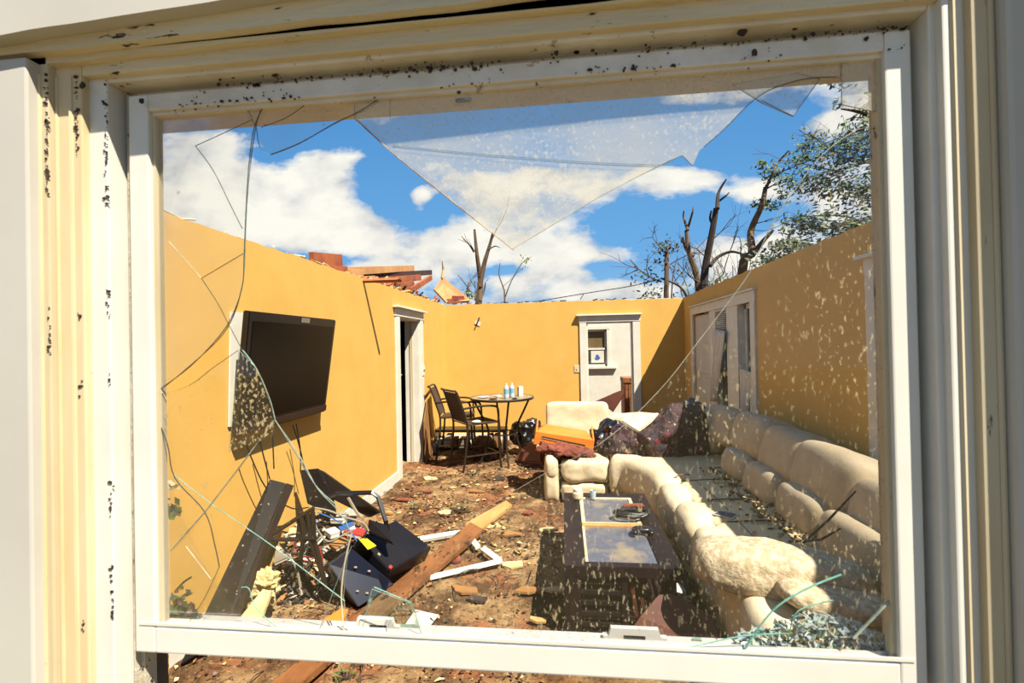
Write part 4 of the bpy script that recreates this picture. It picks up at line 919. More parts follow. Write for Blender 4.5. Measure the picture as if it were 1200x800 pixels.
c = P(610, 464, Z=tz+.006); nb = thing('napkin_box', 'white upright carton on the right side of the bistro table', 'box', c)
MB().box(c+Vector((-.035, -.03, 0)), c+Vector((.03, .03, .135)), rot=(0, 0, .5), bev=.003).build('carton', m_paper, nb); MB().box(c+Vector((-.038, -.012, .01)), c+Vector((-.033, .03, .12)), rot=(0, 0, .2)).build('side_stripe', m_tubemetal, nb)
for k, (px, py, r_, mt_, lb) in enumerate(((567, 466, .075, m_blind, 'flat cream plate at the left of the bistro table'), (578, 468, .06, m_brownboard, 'brown dish in the middle of the bistro table'), (584, 465, .05, m_paper, 'crumpled napkin behind the brown dish on the bistro table'), (603, 467.5, .04, m_barkd, 'small dark dish before the bottles on the bistro table'))):
    c = P(px, py, Z=tz+.006)
    if k == 2: o = MB().soft(c+Vector((0, 0, .012)), (.09, .07, .03), e=.9, n=7, amp=.012, fr=25).build('napkin', mt_)
    else: o = MB().lathe([(r_*.5, 0), (r_*.6, .004), (r_, .014), (r_*.97, .016), (r_*.5, .006)], c, 20).build('plate', mt_)
    tag(o, lb, 'napkin' if k == 2 else 'plate')

def make_chair(lb):
    t_ = thing('patio_chair', lb, 'chair', (0, 0, 0), 'bistro chairs by the back wall')
    sh, bw = .62, .46
    for s_ in (-1, 1):
        MB().tube(smoothpath([(-.27, s_*.22, 0), (-.22, s_*.23, .30), (-.20, s_*.23, .60), (-.26, s_*.23, .82), (-.33, s_*.22, 1.02), (-.37, s_*.21, 1.05)], 4), .014, 8).build('back_post', m_tubemetal, t_)
        MB().tube(smoothpath([(.27, s_*.23, 0), (.24, s_*.24, .30), (.23, s_*.25, .60), (.22, s_*.26, .78), (.16, s_*.26, .83), (-.05, s_*.25, .84), (-.26, s_*.235, .82)], 5), .014, 8).build('arm_and_leg', m_tubemetal, t_)
        MB().tube([(-.24, s_*.225, .22), (.25, s_*.235, .22)], .009, 6).build('stretcher', m_tubemetal, t_)
        MB().tube([(-.20, s_*.225, sh-.01), (.24, s_*.24, sh)], .011, 6).build('seat_rail', m_tubemetal, t_)
    MB().tube([(.24, -.24, .22), (.24, .24, .22)], .009, 6).build('stretcher', m_tubemetal, t_)
    mm = MB(); nB = 8
    for (pts_) in ([(-.20, sh+.02), (-.235, .74), (-.275, .86), (-.335, 1.02)],):
        for i in range(len(pts_)-1):
            (x0, z0), (x1, z1) = pts_[i], pts_[i+1]; mm.slab([(x0, -.22, z0), (x0, .22, z0), (x1, .215, z1), (x1, -.215, z1)], .008)
    mm.build('sling_back', m_sling, t_)
    MB().slab([(-.20, -.22, sh), (.25, -.235, sh+.005), (.25, .235, sh+.005), (-.20, .22, sh)], .01).build('sling_seat', m_sling, t_)
    MB().tube([(-.365, -.21, 1.045), (-.365, .21, 1.045)], .013, 8).build('top_rail', m_tubemetal, t_)
    return t_
ch = make_chair('bronze sling chair pulled up to the bistro table, its back to the window')
ch.location = (-1.20, 6.17, 0); ch.rotation_euler = (0, 0, .62)
ch2 = dup(ch); ch2['label'] = 'second bronze sling chair, mostly hidden behind the nearer one'; ch2.location = (-1.57, 6.74, 0); ch2.rotation_euler = (0, 0, .12)
c = P(558, 494, Z=.64); o = MB().soft(c, (.12, .09, .03), e=.9, n=7, amp=.01, fr=25, seed=8).build('crumpled_napkin', m_paper); tag(o, 'white crumpled paper on the seat of the nearer sling chair', 'paper')

# ---------------- clutter along the back wall
yb = 7.15
a = P(507, 504, Y=yb); q_ = P(592, 500, Y=yb)
cr = thing('storage_bench', 'low black shelf unit stuffed with papers behind the sling chairs', 'shelf', ((a.x+q_.x)/2, yb+.15, 0)); x0, x1, zt = a.x, q_.x, .33
MB().box((x0, yb, zt-.04), (x1, yb+.32, zt), bev=.004).build('top_board', m_black, cr)
for x in (x0, (x0+x1)/2-.02, x1-.04): MB().box((x, yb, 0), (x+.04, yb+.32, zt-.04)).build('upright', m_black, cr)
MB().box((x0, yb, .02), (x1, yb+.32, .05)).build('shelf_board', m_black, cr)
for k in range(9):
    x = x0+.08+k*(x1-x0-.2)/8.5; hh = R.uniform(.10, .2)
    mt_ = (m_paper, m_blind, m_cardboard, m_greycable, m_paper, m_tubemetal)[k % 6]
    o = MB().box((x, yb+.02, .052), (x+R.uniform(.05, .09), yb+.22, .052+hh), rot=(0, R.uniform(-.15, .15), 0), bev=.003).build('magazine_stack', mt_)
    tag(o, ('leftmost bundle of papers on the low black shelf', 'second bundle from the left on the low black shelf', 'cardboard-brown bundle left of centre on the low black shelf', 'grey bundle left of the middle upright of the low black shelf',
            'white bundle at the middle upright of the low black shelf', 'dark bronze folder right of the middle upright of the low black shelf', 'white bundle right of centre on the low black shelf', 'second bundle from the right on the low black shelf', 'rightmost brown bundle on the low black shelf')[k], 'papers', 'papers on the low black shelf')
o = MB().soft(P(616, 505, Y=6.9), (.44, .36, .34), rot=(0, -.5, 0), e=.9, n=22, amp=.10, fr=6, seed=41).build('garbage_bag', m_bag, smooth=True); tag(o, 'black plastic bag slumped under the right edge of the bistro table', 'bag')
o = MB().soft(P(568, 520, Y=6.8), (.34, .3, .2), rot=(0, 0, .4), e=.8, n=12, amp=.05, fr=7, seed=42).build('crumpled_clothes', M('tan_clothes', (140, 100, 70), (80, 54, 40), sc=7, rough=.9, bump=.6), smooth=True); tag(o, 'tan crumpled clothes on the floor below the bistro table', 'clothes')
o = MB().slab([P(497, 494, X=-1.93), P(501, 468, X=-1.93), P(508, 522, X=-1.93), P(505, 545, X=-1.93), P(499, 542, X=-1.93)], .012).build('cardboard_sheet', m_cardboard); tag(o, 'pointed cardboard sheet leaning on the wall right of the left doorway', 'cardboard')
c = P(501, 528, X=-1.95); o = MB().slab([P(494, 523, Y=6.65), P(498, 545, Y=6.65), P(503, 543, Y=6.7), P(500, 527, Y=6.7)], .02).build('torn_trim', m_white); tag(o, 'torn white trim piece at the foot of the left doorway', 'trim piece')

# ---------------- wreckage lower left
bd = thing('leaning_board', 'long dusty black board leaning on the left wall under the television', 'board', (-1.85, 2.5, 0))
T0 = P(316, 561, Y=2.92); T1 = P(336, 566, Y=2.95); L0 = P(240, 718, Y=2.36); L1 = P(272, 722, Y=2.36)
dn0 = L0+(L0-T0)*.30; dn1 = L1+(L1-T1)*.12
MB().slab([T0, T1, dn1, dn0], .035, bev=.004).build('board_face', m_dusty_blk, bd)
e0 = T0.lerp(dn0, .02)
MB().slab([T1+Vector((.002, .0, 0)), T1+Vector((.02, .05, -.03)), dn1+Vector((.02, .05, 0)), dn1], .01).build('board_edge', m_tubemetal, bd)
bn = thing('shattered_cabinet', 'dark cabinet piece with a sloping black lid wedged against the left wall', 'cabinet', (-1.75, 3.3, 0))
MB().slab([P(351, 551, Y=3.25), P(371, 549, Y=3.25), P(388, 580, Y=3.2), P(393, 606, Y=3.2), P(360, 590, Y=3.2)], .03, bev=.003).build('side_panel', m_dusty_blk, bn)
MB().slab([P(371, 549, Y=3.27), P(378, 552, Y=3.27), P(446, 600, Y=3.15), P(432, 606, Y=3.15), P(390, 585, Y=3.2)], .03, bev=.003).build('lid', m_black, bn)
MB().tube([P(385, 582, Y=3.1), P(394, 578, Y=3.1), P(436, 577, Y=3.1), P(443, 582, Y=3.1), P(452, 610, Y=3.05), P(455, 628, Y=3.05)], .016, 4).build('frame_bar', m_black, bn)
fr_ = thing('metal_stand', 'bent black metal stand frame standing over the scattered books', 'stand', (-1.65, 2.8, 0))
for pp in ([(306, 633), (325, 622), (350, 606), (368, 595)], [(306, 631), (335, 632), (368, 631)], [(352, 600), (356, 625), (352, 655)], [(366, 595), (368, 632), (375, 655), (382, 690)], [(360, 600), (366, 640), (376, 668)], [(326, 617), (333, 616)]):
    MB().tube([P(a, b_, Y=2.72+.0008*(a-300)) for a, b_ in pp], .013 if len(pp) > 2 else .006, 6).build('frame_bar', m_tubemetal, fr_)
MB().slab([P(349, 606, Y=2.78), P(368, 600, Y=2.78), P(370, 632, Y=2.75), P(346, 632, Y=2.75)], .012).build('bracket_plate', m_dusty_blk, fr_)
# black computer case and navy cabinet door
cc = thing('computer_case', 'black metal computer case with a yellow sticker lying on the rubble', 'computer', (-1.3, 3.1, 0))
A = P(419, 631, Z=.36); B_ = P(464, 609, Z=.36); C_ = P(506, 641, Z=.20); D_ = P(457, 668, Z=.20)
MB().slab([A, B_, C_, D_], .13, bev=.006).build('case_shell', m_tower, cc); cs_ = cc.children[0] if cc.children else bpy.data.objects['case_shell']
f = lambda u, v, o2=.004: A.lerp(B_, u).lerp(D_.lerp(C_, u), v)+(B_-A).cross(D_-A).normalized()*(-o2 if (B_-A).cross(D_-A).z < 0 else o2)
MB().slab([P(420, 631, Z=.372), P(430, 630.5, Z=.372), P(441, 639, Z=.345), P(431, 643.5, Z=.345)], .004).build('yellow_sticker', m_yellow, cs_)
MB().slab([f(.02, .92), f(.08, .90), f(.08, .97), f(.02, .99)], .004).build('red_badge', m_red, cs_)
MB().slab([f(.05, .55), f(.09, .52), f(.10, .58), f(.06, .61)], .004).build('chrome_badge', m_greycable, cs_)
o = MB().slab([P(432, 608, Z=.46), P(452, 614, Z=.44), P(458, 634, Z=.38), P(430, 622, Z=.40)], .05, bev=.004).build('black_box', m_tower); tag(o, 'small black box sitting on the corner of the computer case', 'box')
nb_ = thing('navy_cabinet', 'navy blue metal drawer unit under the computer case', 'cabinet', (-1.4, 2.8, 0))
q = [P(385, 661, Z=.30), P(412, 642, Z=.36), P(462, 684, Z=.10), P(420, 711, Z=.06)]
ns_ = MB().slab(q, .16, bev=.004).build('cabinet_shell', m_navy, nb_)
for (u, v) in ((.2, .75), (.35, .88), (.6, .35), (.8, .55)):
    c = q[0].lerp(q[1], u).lerp(q[3].lerp(q[2], u), v); MB().soft(c+Vector((0, -.006, .006)), (.022, .014, .014), e=.9, n=4).build('knob', m_greycable, ns_, smooth=True)
MB().slab([P(414, 646, Z=.30), P(455, 681, Z=.14), P(452, 694, Z=.08), P(398, 655, Z=.26)], .02).build('front_panel', M('dark_navy', (12, 16, 34), (16, 22, 44), rough=.4), nb_)
mm = MB(); mm.slab([P(401, 697, Z=.12), P(421, 707, Z=.08), P(434, 688, Z=.14), P(430, 686, Z=.145), P(418, 700, Z=.10), P(403, 693, Z=.13)], .01)
# books and magazines, papers, boards
RC = ((m_paper, 'white'), (m_blind, 'cream'), (m_red, 'red'), (m_cardboard, 'brown'), (m_greycable, 'grey'), (m_blue, 'blue'), (m_dusty_blk, 'black'))
spots = [(338, 658, .20, 'thick open book with red cover left of the stand', 2), (350, 640, .26, 'white book lying flat under the stand frame', 0), (372, 618, .34, 'pale magazine fanned on top of the rubble heap', 1), (390, 622, .36, 'white booklet right of the stand on the heap', 0),
         (398, 636, .32, 'brown notebook wedged beside the yellow sticker', 3), (384, 640, .28, 'cream pamphlet in the middle of the book heap', 1), (362, 652, .22, 'red paperback lying under the stand plate', 2), (378, 656, .20, 'grey binder behind the navy drawer unit', 4),
         (335, 672, .10, 'white block fallen below the leaning board', 0), (325, 680, .06, 'small white tile piece near the plaster', 0), (368, 690, .05, 'white label card in front of the heap', 1), (406, 616, .38, 'blue disc sleeve near the cables on the heap', 5),
         (416, 622, .36, 'red cartridge beside the small black box', 2), (345, 625, .32, 'cream paperback under the stand brace', 1), (408, 606, .40, 'brown box lid beneath the black frame bar', 3), (355, 668, .12, 'black disc case low in the book heap', 6),
         (398, 606, .42, 'white torn plasterboard strip below the sloping lid', 0), (330, 650, .24, 'grey magazine leaning by the black board', 4)]
for (px, py, z, lb, mi) in spots:
    c = P(px, py, Z=z); s_ = R.uniform(.7, 1.15); t_ = R.uniform(.012, .03)
    bk = thing('book', lb, 'book', c, 'books and papers in the heap')
    rt = (R.uniform(-.35, .35), R.uniform(-.35, .35), R.uniform(-1.2, 1.2))
    MB().box(c+Vector((-.055*s_, -.04*s_, -t_)), c+Vector((.055*s_, .04*s_, 0)), rot=rt, piv=c, bev=.001).build('page_block', m_paper, bk)
    mm = MB(); mm.box(c+Vector((-.058*s_, -.042*s_, 0)), c+Vector((.058*s_, .042*s_, .003)), rot=rt, piv=c); mm.box(c+Vector((-.058*s_, -.042*s_, -t_-.003)), c+Vector((.058*s_, .042*s_, -t_)), rot=rt, piv=c)
    mm.box(c+Vector((-.060*s_, -.042*s_, -t_-.003)), c+Vector((-.056*s_, .042*s_, .003)), rot=rt, piv=c); mm.build('cover', RC[mi][0], bk)
mm = MB()
hc = P(376, 640, Z=.18)
def hz_(u, v): return .36*max(0, 1-(u*u+v*v))**.8
gr_ = {}
for i in range(-12, 13):
    for j in range(-12, 13):
        u, v = i/12, j/12; gr_[i, j] = mm.b.verts.new((max(-1.95, hc.x+u*.38), hc.y+v*.44, hz_(u, v)-.03+.03*noise.noise(Vector((u*5, v*5, 0)))))
mm.mi = 3
mm._f([mm.b.faces.new((gr_[i, j], gr_[i+1, j], gr_[i+1, j+1], gr_[i, j+1])) for i in range(-12, 12) for j in range(-12, 12)])
for i in range(2000):   # shredded heap that carries them
    ra, th = math.sqrt(R.random())*1.08, R.random()*6.28; u, v = ra*math.cos(th), ra*math.sin(th)
    c = Vector((max(-1.94+R.random()*.03, hc.x+u*.38), hc.y+v*.44, hz_(u, v)+R.uniform(-.02, .03)))
    d = R.uniform(.006, .045)*R.uniform(.5, 1); a = R.random()*6.28; mm.mi = R.choice((0, 0, 1, 1, 2, 3, 3, 4, 5, 6, 6, 7, 7, 3, 6, 7))
    n_ = Vector((R.gauss(0, .6), R.gauss(-.3, .6), 1)).normalized(); u_ = n_.orthogonal().normalized(); v_ = n_.cross(u_); u_, v_ = u_*math.cos(a)+v_*math.sin(a), v_*math.cos(a)-u_*math.sin(a)
    l = R.uniform(.3, 2.2); mm.slab([c+u_*d*l+v_*d*.5, c-u_*d*l+v_*d*.5, c-u_*d*l-v_*d*.5, c+u_*d*l-v_*d*.5], .003)
o = mm.build('rubble_heap', [m_paper, m_cardboard, m_rustcloth, m_barkd, m_greycable, m_plaster, m_dusty_blk, m_black]); tag(o, 'heap of shredded paper, plaster and splinters below the television', 'debris', kind='stuff')
for k, (pp, mt_, r_, lb) in enumerate((([(362, 594), (385, 598), (405, 606), (425, 612), (432, 622)], m_greycable, .006, 'white cable arching over the top of the heap'), ([(365, 604), (372, 620), (384, 634), (400, 628), (415, 620)], m_greycable, .005, 'pale cable looping down through the stand'),
        ([(408, 583), (418, 600), (424, 606)], m_greycable, .010, 'bent pale tube poking out beneath the black frame bar'), ([(328, 636), (340, 652), (348, 668), (352, 688)], m_greycable, .008, 'curved grey rod leaning in front of the stand'), ([(340, 650), (345, 640), (347, 634)], m_white, .005, 'thin white stick upright under the stand'),
        ([(372, 600), (395, 610), (410, 622), (418, 634)], m_blue, .004, 'blue-white wire running beside the small black box'), ([(374, 640), (378, 655), (376, 670), (384, 684)], m_red, .004, 'red beaded string hanging off the heap'))):
    o = MB().tube(smoothpath([P(a, b_, Y=2.78+.0016*(a-330)) for a, b_ in pp], 4), r_, 6).build('loose_cable', mt_); tag(o, lb, 'cable', 'loose cables and rods in the heap')
c = P(312, 690, Z=.06)
o = MB().soft(P(308, 690, Y=2.62), (.17, .14, .26), rot=(.2, .6, 0), e=.95, n=22, amp=.045, fr=22, seed=51).build('plaster_lump', m_plaster, smooth=False); tag(o, 'crumbled yellowish plaster lump at the foot of the leaning board', 'plaster')
o = MB().slab([P(268, 740, Y=2.3), P(308, 690, Y=2.45), P(318, 692, Y=2.45), P(300, 742, Y=2.3)], .02).build('plaster_shard', m_plaster); tag(o, 'pale plasterboard wedge standing beside the leaning board', 'plaster')

# plank, lighter plank, white trim lengths, paper
def hi_(v): return Vector((v.x, v.y, max(v.z, fz(v.x, v.y)+.02)))
pk = [P(551, 611, Z=.10), P(567, 620, Z=.10), P(352, 800, Z=.08), P(312, 804, Z=.08)]
o = MB().slab(pk, .035, bev=.003).build('plank', m_plank); tag(o, 'long brown weathered plank lying diagonally across the floor', 'plank')
pk = [P(593, 586, Z=.05), P(600, 591, Z=.05), P(562, 621, Z=.06), P(540, 622, Z=.06), P(550, 610, Z=.06)]
o = MB().slab(pk, .03, bev=.002).build('plank', m_rawwood); tag(o, 'pale raw board end showing beyond the brown plank', 'plank')
o = MB().slab([P(368, 733, Z=.10), P(400, 712, Z=.12), P(408, 714, Z=.12), P(396, 738, Z=.10)], .02).build('wood_offcut', m_orange); tag(o, 'orange wood offcut left of the near end of the plank', 'wood')
for (p, q, lb) in (((492, 632), (541, 624), 'white trim length passing behind the plank'), ((549, 628), (560, 641), 'short white trim stub just right of the plank'), ((566, 643), (586, 658), 'short white trim length meeting the long one at a corner'), ((586, 657), (496, 678), 'long white trim length on the floor right of the plank')):
    beam('trim_length', P(*p, Z=.07), P(*q, Z=.06), .045, .03, m_white, lb, 'trim piece', roll=.3, group='broken white trim on the floor')
o = MB().slab([P(487, 714, Z=.05), P(514, 720, Z=.055), P(500, 738, Z=.04), P(475, 731, Z=.05)], .003).build('paper_sheet', m_paper); tag(o, 'folded white sheet of paper on the dirt near the sill', 'paper')
for (px, py, k, lb) in ((486, 597, 0, 'bunch of pale leaves on the floor left of centre'), (541, 598, 1, 'leafy green twig tuft lying behind the pale board'), (555, 556, 2, 'small green weed by the front chair leg'), (405, 795, 3, 'bright green weed sprouting under the sash')):
    c = P(px, py, Z=.03); mm = MB()
    for i in range(26):
        a = R.random()*6.28; d = Vector((math.cos(a), math.sin(a)*.8, R.uniform(.1, .7)))*R.uniform(.03, .11)*(.5 if k == 3 else 1); mm.mi = 0; mm.tube([c, c+d], .0016, 4); mm.mi = 1; u = Vector((-d.y, d.x, 0)).normalized()*.014*(.6 if k == 3 else 1); mm.quad(c+d, d*.22, u)
    o = mm.build('leaf_tuft', [m_barkd, (m_leafpale, m_leafpale, m_leafd, m_leaf)[k]]); tag(o, lb, 'plant')
# sundry countable pieces on the floor
dbn = [(520, 600, m_plaster), (470, 585, m_rustcloth), (500, 575, m_rustcloth), (455, 600, m_cardboard), (530, 570, m_plaster), (575, 615, m_plaster), (600, 625, m_cardboard), (620, 600, m_rustcloth), (560, 575, m_cardboard), (640, 620, m_plaster),
       (480, 650, m_brownboard), (530, 655, m_rustcloth), (620, 690, m_cardboard), (560, 700, m_barkd), (600, 660, m_plaster), (545, 690, m_cardboard), (655, 690, m_plaster), (630, 725, m_rawwood), (505, 560, m_plaster), (585, 560, m_barkd)]
wd = ['beside the pale board', 'below the baseboard end', 'near the left doorway', 'by the cabinet lid', 'in front of the chairs', 'right of the pale board', 'in the middle of the floor', 'left of the sofa footrest', 'before the bistro table', 'left of the coffee table corner',
      'against the white trim', 'inside the corner of the white trim', 'toward the front left of the coffee table', 'in front of the long white trim', 'right of the white trim corner', 'between the trim and the paper sheet', 'beside the coffee table side', 'close to the sill near the right latch', 'by the doorway threshold', 'in the sofa arm shadow']
nmz = {'crumbled_plaster': ('plaster_chip', 'pale plaster chip', 'plaster'), 'rust_cloth': ('brick_chip', 'rust red broken chip', 'rubble'), 'cardboard': ('cardboard_scrap', 'brown cardboard scrap', 'cardboard'), 'bark': ('bark_chip', 'bark chip', 'bark'), 'dark_bark': ('bark_chip', 'dark bark chip', 'bark'), 'reddish_brown_panel': ('panel_chip', 'brown panel chip', 'rubble'), 'raw_pine': ('wood_chip', 'raw wood chip', 'wood')}
for i, (px, py, mt_) in enumerate(dbn):
    c = P(px, py, Z=.04); d = R.uniform(.035, .07); a = R.random()*6; n_, l_, c_ = nmz[mt_.name]
    pts_ = [c+Vector((d*R.uniform(.6, 1.2)*math.cos(a+k*1.05)*1.5, d*R.uniform(.5, 1.1)*math.sin(a+k*1.05), R.uniform(-.008, .012))) for k in range(6)]
    o = MB().slab(pts_, .014).build(n_, mt_); tag(o, l_+' on the floor '+wd[i], c_, 'loose chips on the floor')
def litter(n, box, mats, smin, smax, nm, lb, red=None):
    mm = MB()
    for i in range(n):
        x, y = R.uniform(*box[:2]), R.uniform(*box[2:4])
        if x > -.06 and y < 6.1 or x > -.3 and y > 4.8: continue
        if noise.noise(Vector((x*1.7, y*1.7, 4))) < R.uniform(-.4, .35): continue
        d = R.uniform(smin, smax); mm.mi = R.choice(range(len(mats))); a = R.random()*6.28; z = fz(x, y)+.012+R.random()*.018
        l = R.uniform(.6, 2.6)
        mm.slab([(x+d*l*math.cos(a), y+d*l*math.sin(a), z), (x-d*math.sin(a), y+d*math.cos(a), z+R.uniform(-.008, .012)), (x-d*l*math.cos(a), y-d*l*math.sin(a), z), (x+d*math.sin(a), y-d*math.cos(a), z+R.uniform(-.008, .012))], .005)
    o = mm.build(nm, mats); tag(o, lb, 'debris', kind='stuff')
litter(3600, (-1.98, .75, 3.0, 7.8), [m_barkd, m_rustcloth, m_plaster, m_cardboard, m_rawwood, m_brownboard, m_barkd, m_bark], .004, .017, 'floor_litter', 'chips of plaster, bark and brick strewn over the middle of the floor')
litter(2600, (-1.98, .75, 1.0, 3.0), [m_barkd, m_bark, m_plaster, m_cardboard, m_barkd, m_brownboard], .003, .010, 'floor_litter', 'fine chips and shreds strewn over the floor just inside the window')
mm = MB()
for i in range(120):
    x, y = R.uniform(-1.9, -.25), R.uniform(1.2, 6.9); a = R.random()*3.14; l = R.uniform(.06, .22); z = fz(x, y)+.02
    mm.tube(smoothpath([(x, y, z), (x+l*.5*math.cos(a)+R.uniform(-.03, .03), y+l*.5*math.sin(a), z+.02), (x+l*math.cos(a), y+l*math.sin(a), z)], 3), .0032, 4)
o = mm.build('twig_litter', m_barkd); tag(o, 'thin broken twigs scattered across the whole floor', 'twigs', kind='stuff')

# ---------------- crumbled glass and leaves on the sill
mm = MB(); 
zs = 1.086
for i in range(900):
    u = R.random(); x = P(860+180*u, 770, Y=.88).x; hgt = .050*math.exp(-((u-.55)/.36)**2)+.008; y = R.uniform(.842, .874)
    z = zs-.008+R.random()*hgt; d = R.uniform(.002, .010); a = R.random()*6.28
    n_ = Vector((R.gauss(0, .8), R.gauss(-.5, .8), R.gauss(0, .8))).normalized(); u_ = n_.orthogonal().normalized(); v_ = n_.cross(u_)
    mm.slab([Vector((x, y, z))+u_*d*math.cos(a+k*2.1)+v_*d*math.sin(a+k*2.1) for k in range(3)], .002); 
    for f_ in mm.last_sides: f_.material_index = R.choice((0, 0, 2, 1, 2, 3, 0))
    mm.mi = R.choice((0, 0, 2, 0, 2, 3))
o = mm.build('crumbled_glass', [M('crushed_glass_white', (236, 244, 228), (200, 220, 200), sc=60, rough=.15, spec=.8), m_teal, m_bottle, M('amber_chip', (206, 180, 120), (170, 140, 84))]); tag(o, 'pile of crumbled greenish safety glass in the lower right corner of the sill', 'glass', kind='stuff')
for (pp, lb) in (([(935, 750), (975, 735), (968, 729), (940, 744)], 'long flat glass splinter on top of the crumbled pile'), ([(808, 770), (812, 748), (822, 748), (824, 768)], 'small square of clear glass left of the crumbled pile'), ([(415, 742), (438, 688), (482, 706), (495, 745)], 'clear angular glass piece standing behind the left latch'), ([(895, 768), (915, 748), (960, 750), (950, 766)], 'flat green-edged shard lying in front of the crumbled pile')):
    mm = MB(); mm.slab([P(a, b_, Y=.858) for a, b_ in pp], .003)
    for f_ in mm.last_sides: f_.material_index = 1
    o = mm.build('loose_shard', [g_crumb, m_teal]); tag(o, lb, 'glass shard', 'loose shards on the inner sill')
def sprig(c0, n, sp, lb, s_=.012, mats=(m_leafd, m_leaf), twig=0):
    mm = MB()
    for i in range(n):
        c = c0+Vector((R.gauss(0, sp[0]), R.gauss(0, sp[1]), abs(R.gauss(0, sp[2])))); u = Vector((R.uniform(-1, 1), R.uniform(-.5, .5), R.uniform(-1, 1))).normalized(); v = u.orthogonal().normalized()
        mm.mi = R.choice((0, 0, 1, 2 if R.random() < .4 else 0)); mm.quad(c, u*s_*R.uniform(.5, 1.3), v*s_*.5)
    mm.mi = 3
    for i in range(twig):
        mm.tube([c0+Vector((R.gauss(0, sp[0]*.6), 0, 0)), c0+Vector((R.gauss(0, sp[0]), R.uniform(-.01, .01), sp[2]*R.uniform(.8, 2.2)))], .0013, 4)
    o = mm.build('leaf_sprig', [mats[0], mats[1], m_brownboard, m_barkd]); tag(o, lb, 'leaves')
sprig(P(198, 604, Y=.845), 60, (.010, .006, .012), 'dark green leaf sprig caught on the left frame edge', .010, twig=2)
sprig(P(206, 728, Y=.852), 200, (.017, .006, .020), 'leafy debris piled in the lower left corner of the window', .009, twig=6)
sprig(P(203, 572, Y=.86), 10, (.004, .004, .006), 'dried blossom bits above the caught leaf sprig', .008, (m_sofa, m_plaster), 1)
o = MB().tube(smoothpath([P(205, 693, Y=.86), P(215, 682, Y=.86), P(224, 676, Y=.86)], 4), .002, 5).build('twig', m_barkd); tag(o, 'short dark twig above the leafy corner debris', 'twig')
mm = MB()
for i in range(1700):   # clots of bark stuck in the tracks
    if R.random() < .6:
        x, y = R.choice(((-.813, .820), (-.826, .820), (-.843, .779), (-.905, .765), (-.968, .751))); x2 = x*y/.8+R.gauss(0, .0022)
        z = 1.1+1.0*R.random()
        if noise.noise(Vector((x*40, z*7, 2))) < (.05 if x > -.85 else .32)-(.35 if z > 1.95 else 0): continue
    else:
        x2 = R.uniform(-.8, .54); z = R.choice((2.050, 2.079, 2.079, 2.107))+R.gauss(0, .003 if R.random() < .7 else .012); y = .798
        if noise.noise(Vector((x2*9, z*30, 5))) < -.05: continue
    d = abs(R.gauss(0, .0014))+.0005; e_ = R.uniform(.4, 2.2); a_0 = R.random()*3
    mm.slab([(x2+d*e_*R.uniform(.5, 1)*math.cos(k*1.05+a_0), y-.001, z+d*R.uniform(.5, 1.2)*math.sin(k*1.05+a_0)) for k in range(6)], .0015)
for (px, py, r_) in ((870, 38, .008), (884, 62, .006), (166, 118, .005), (97, 100, .006), (50, 235, .004), (94, 370, .004), (652, 62, .004), (468, 64, .004)):   # a few big clots
    c = P(px, py, Y=.79 if px > 110 else .765); mm.slab([c+Vector((r_*R.uniform(.5, 1.1)*math.cos(k*.79), -.002, r_*R.uniform(.5, 1.2)*math.sin(k*.79))) for k in range(8)], .004)
o = mm.build('bark_specks', m_barkd); tag(o, 'dark bark specks stuck in the window frame tracks', 'debris', kind='stuff')

# ================================================================== TREES, WIRE
def limb(mm, pts, r0, r1, n=4, seg=7):
    q = smoothpath(pts, n); k = len(q); mm.tube(q, [r0+(r1-r0)*i/(k-1) for i in range(k)], seg)
def grow(mm, p, d, l, r, depth, tips, rnd, spread=.6):
    q = [p]; dd = d.normalized()
    for i in range(3):
        dd = (dd+Vector((rnd.gauss(0, .16), rnd.gauss(0, .16), rnd.gauss(.03, .12)))).normalized(); q.append(q[-1]+dd*l/3)
    mm.tube(q, [r, r*.85, r*.7, r*.55], 5)
    tips.append(q[-1])
    if depth > 0:
        for k in range(rnd.choice((2, 3))):
            b0 = q[rnd.choice((1, 2, 3))]; nd_ = (dd+Vector((rnd.gauss(0, spread), rnd.gauss(0, spread), rnd.gauss(.1, spread*.7)))).normalized()
            grow(mm, b0, nd_, l*rnd.uniform(.55, .8), r*.55, depth-1, tips, rnd, spread)
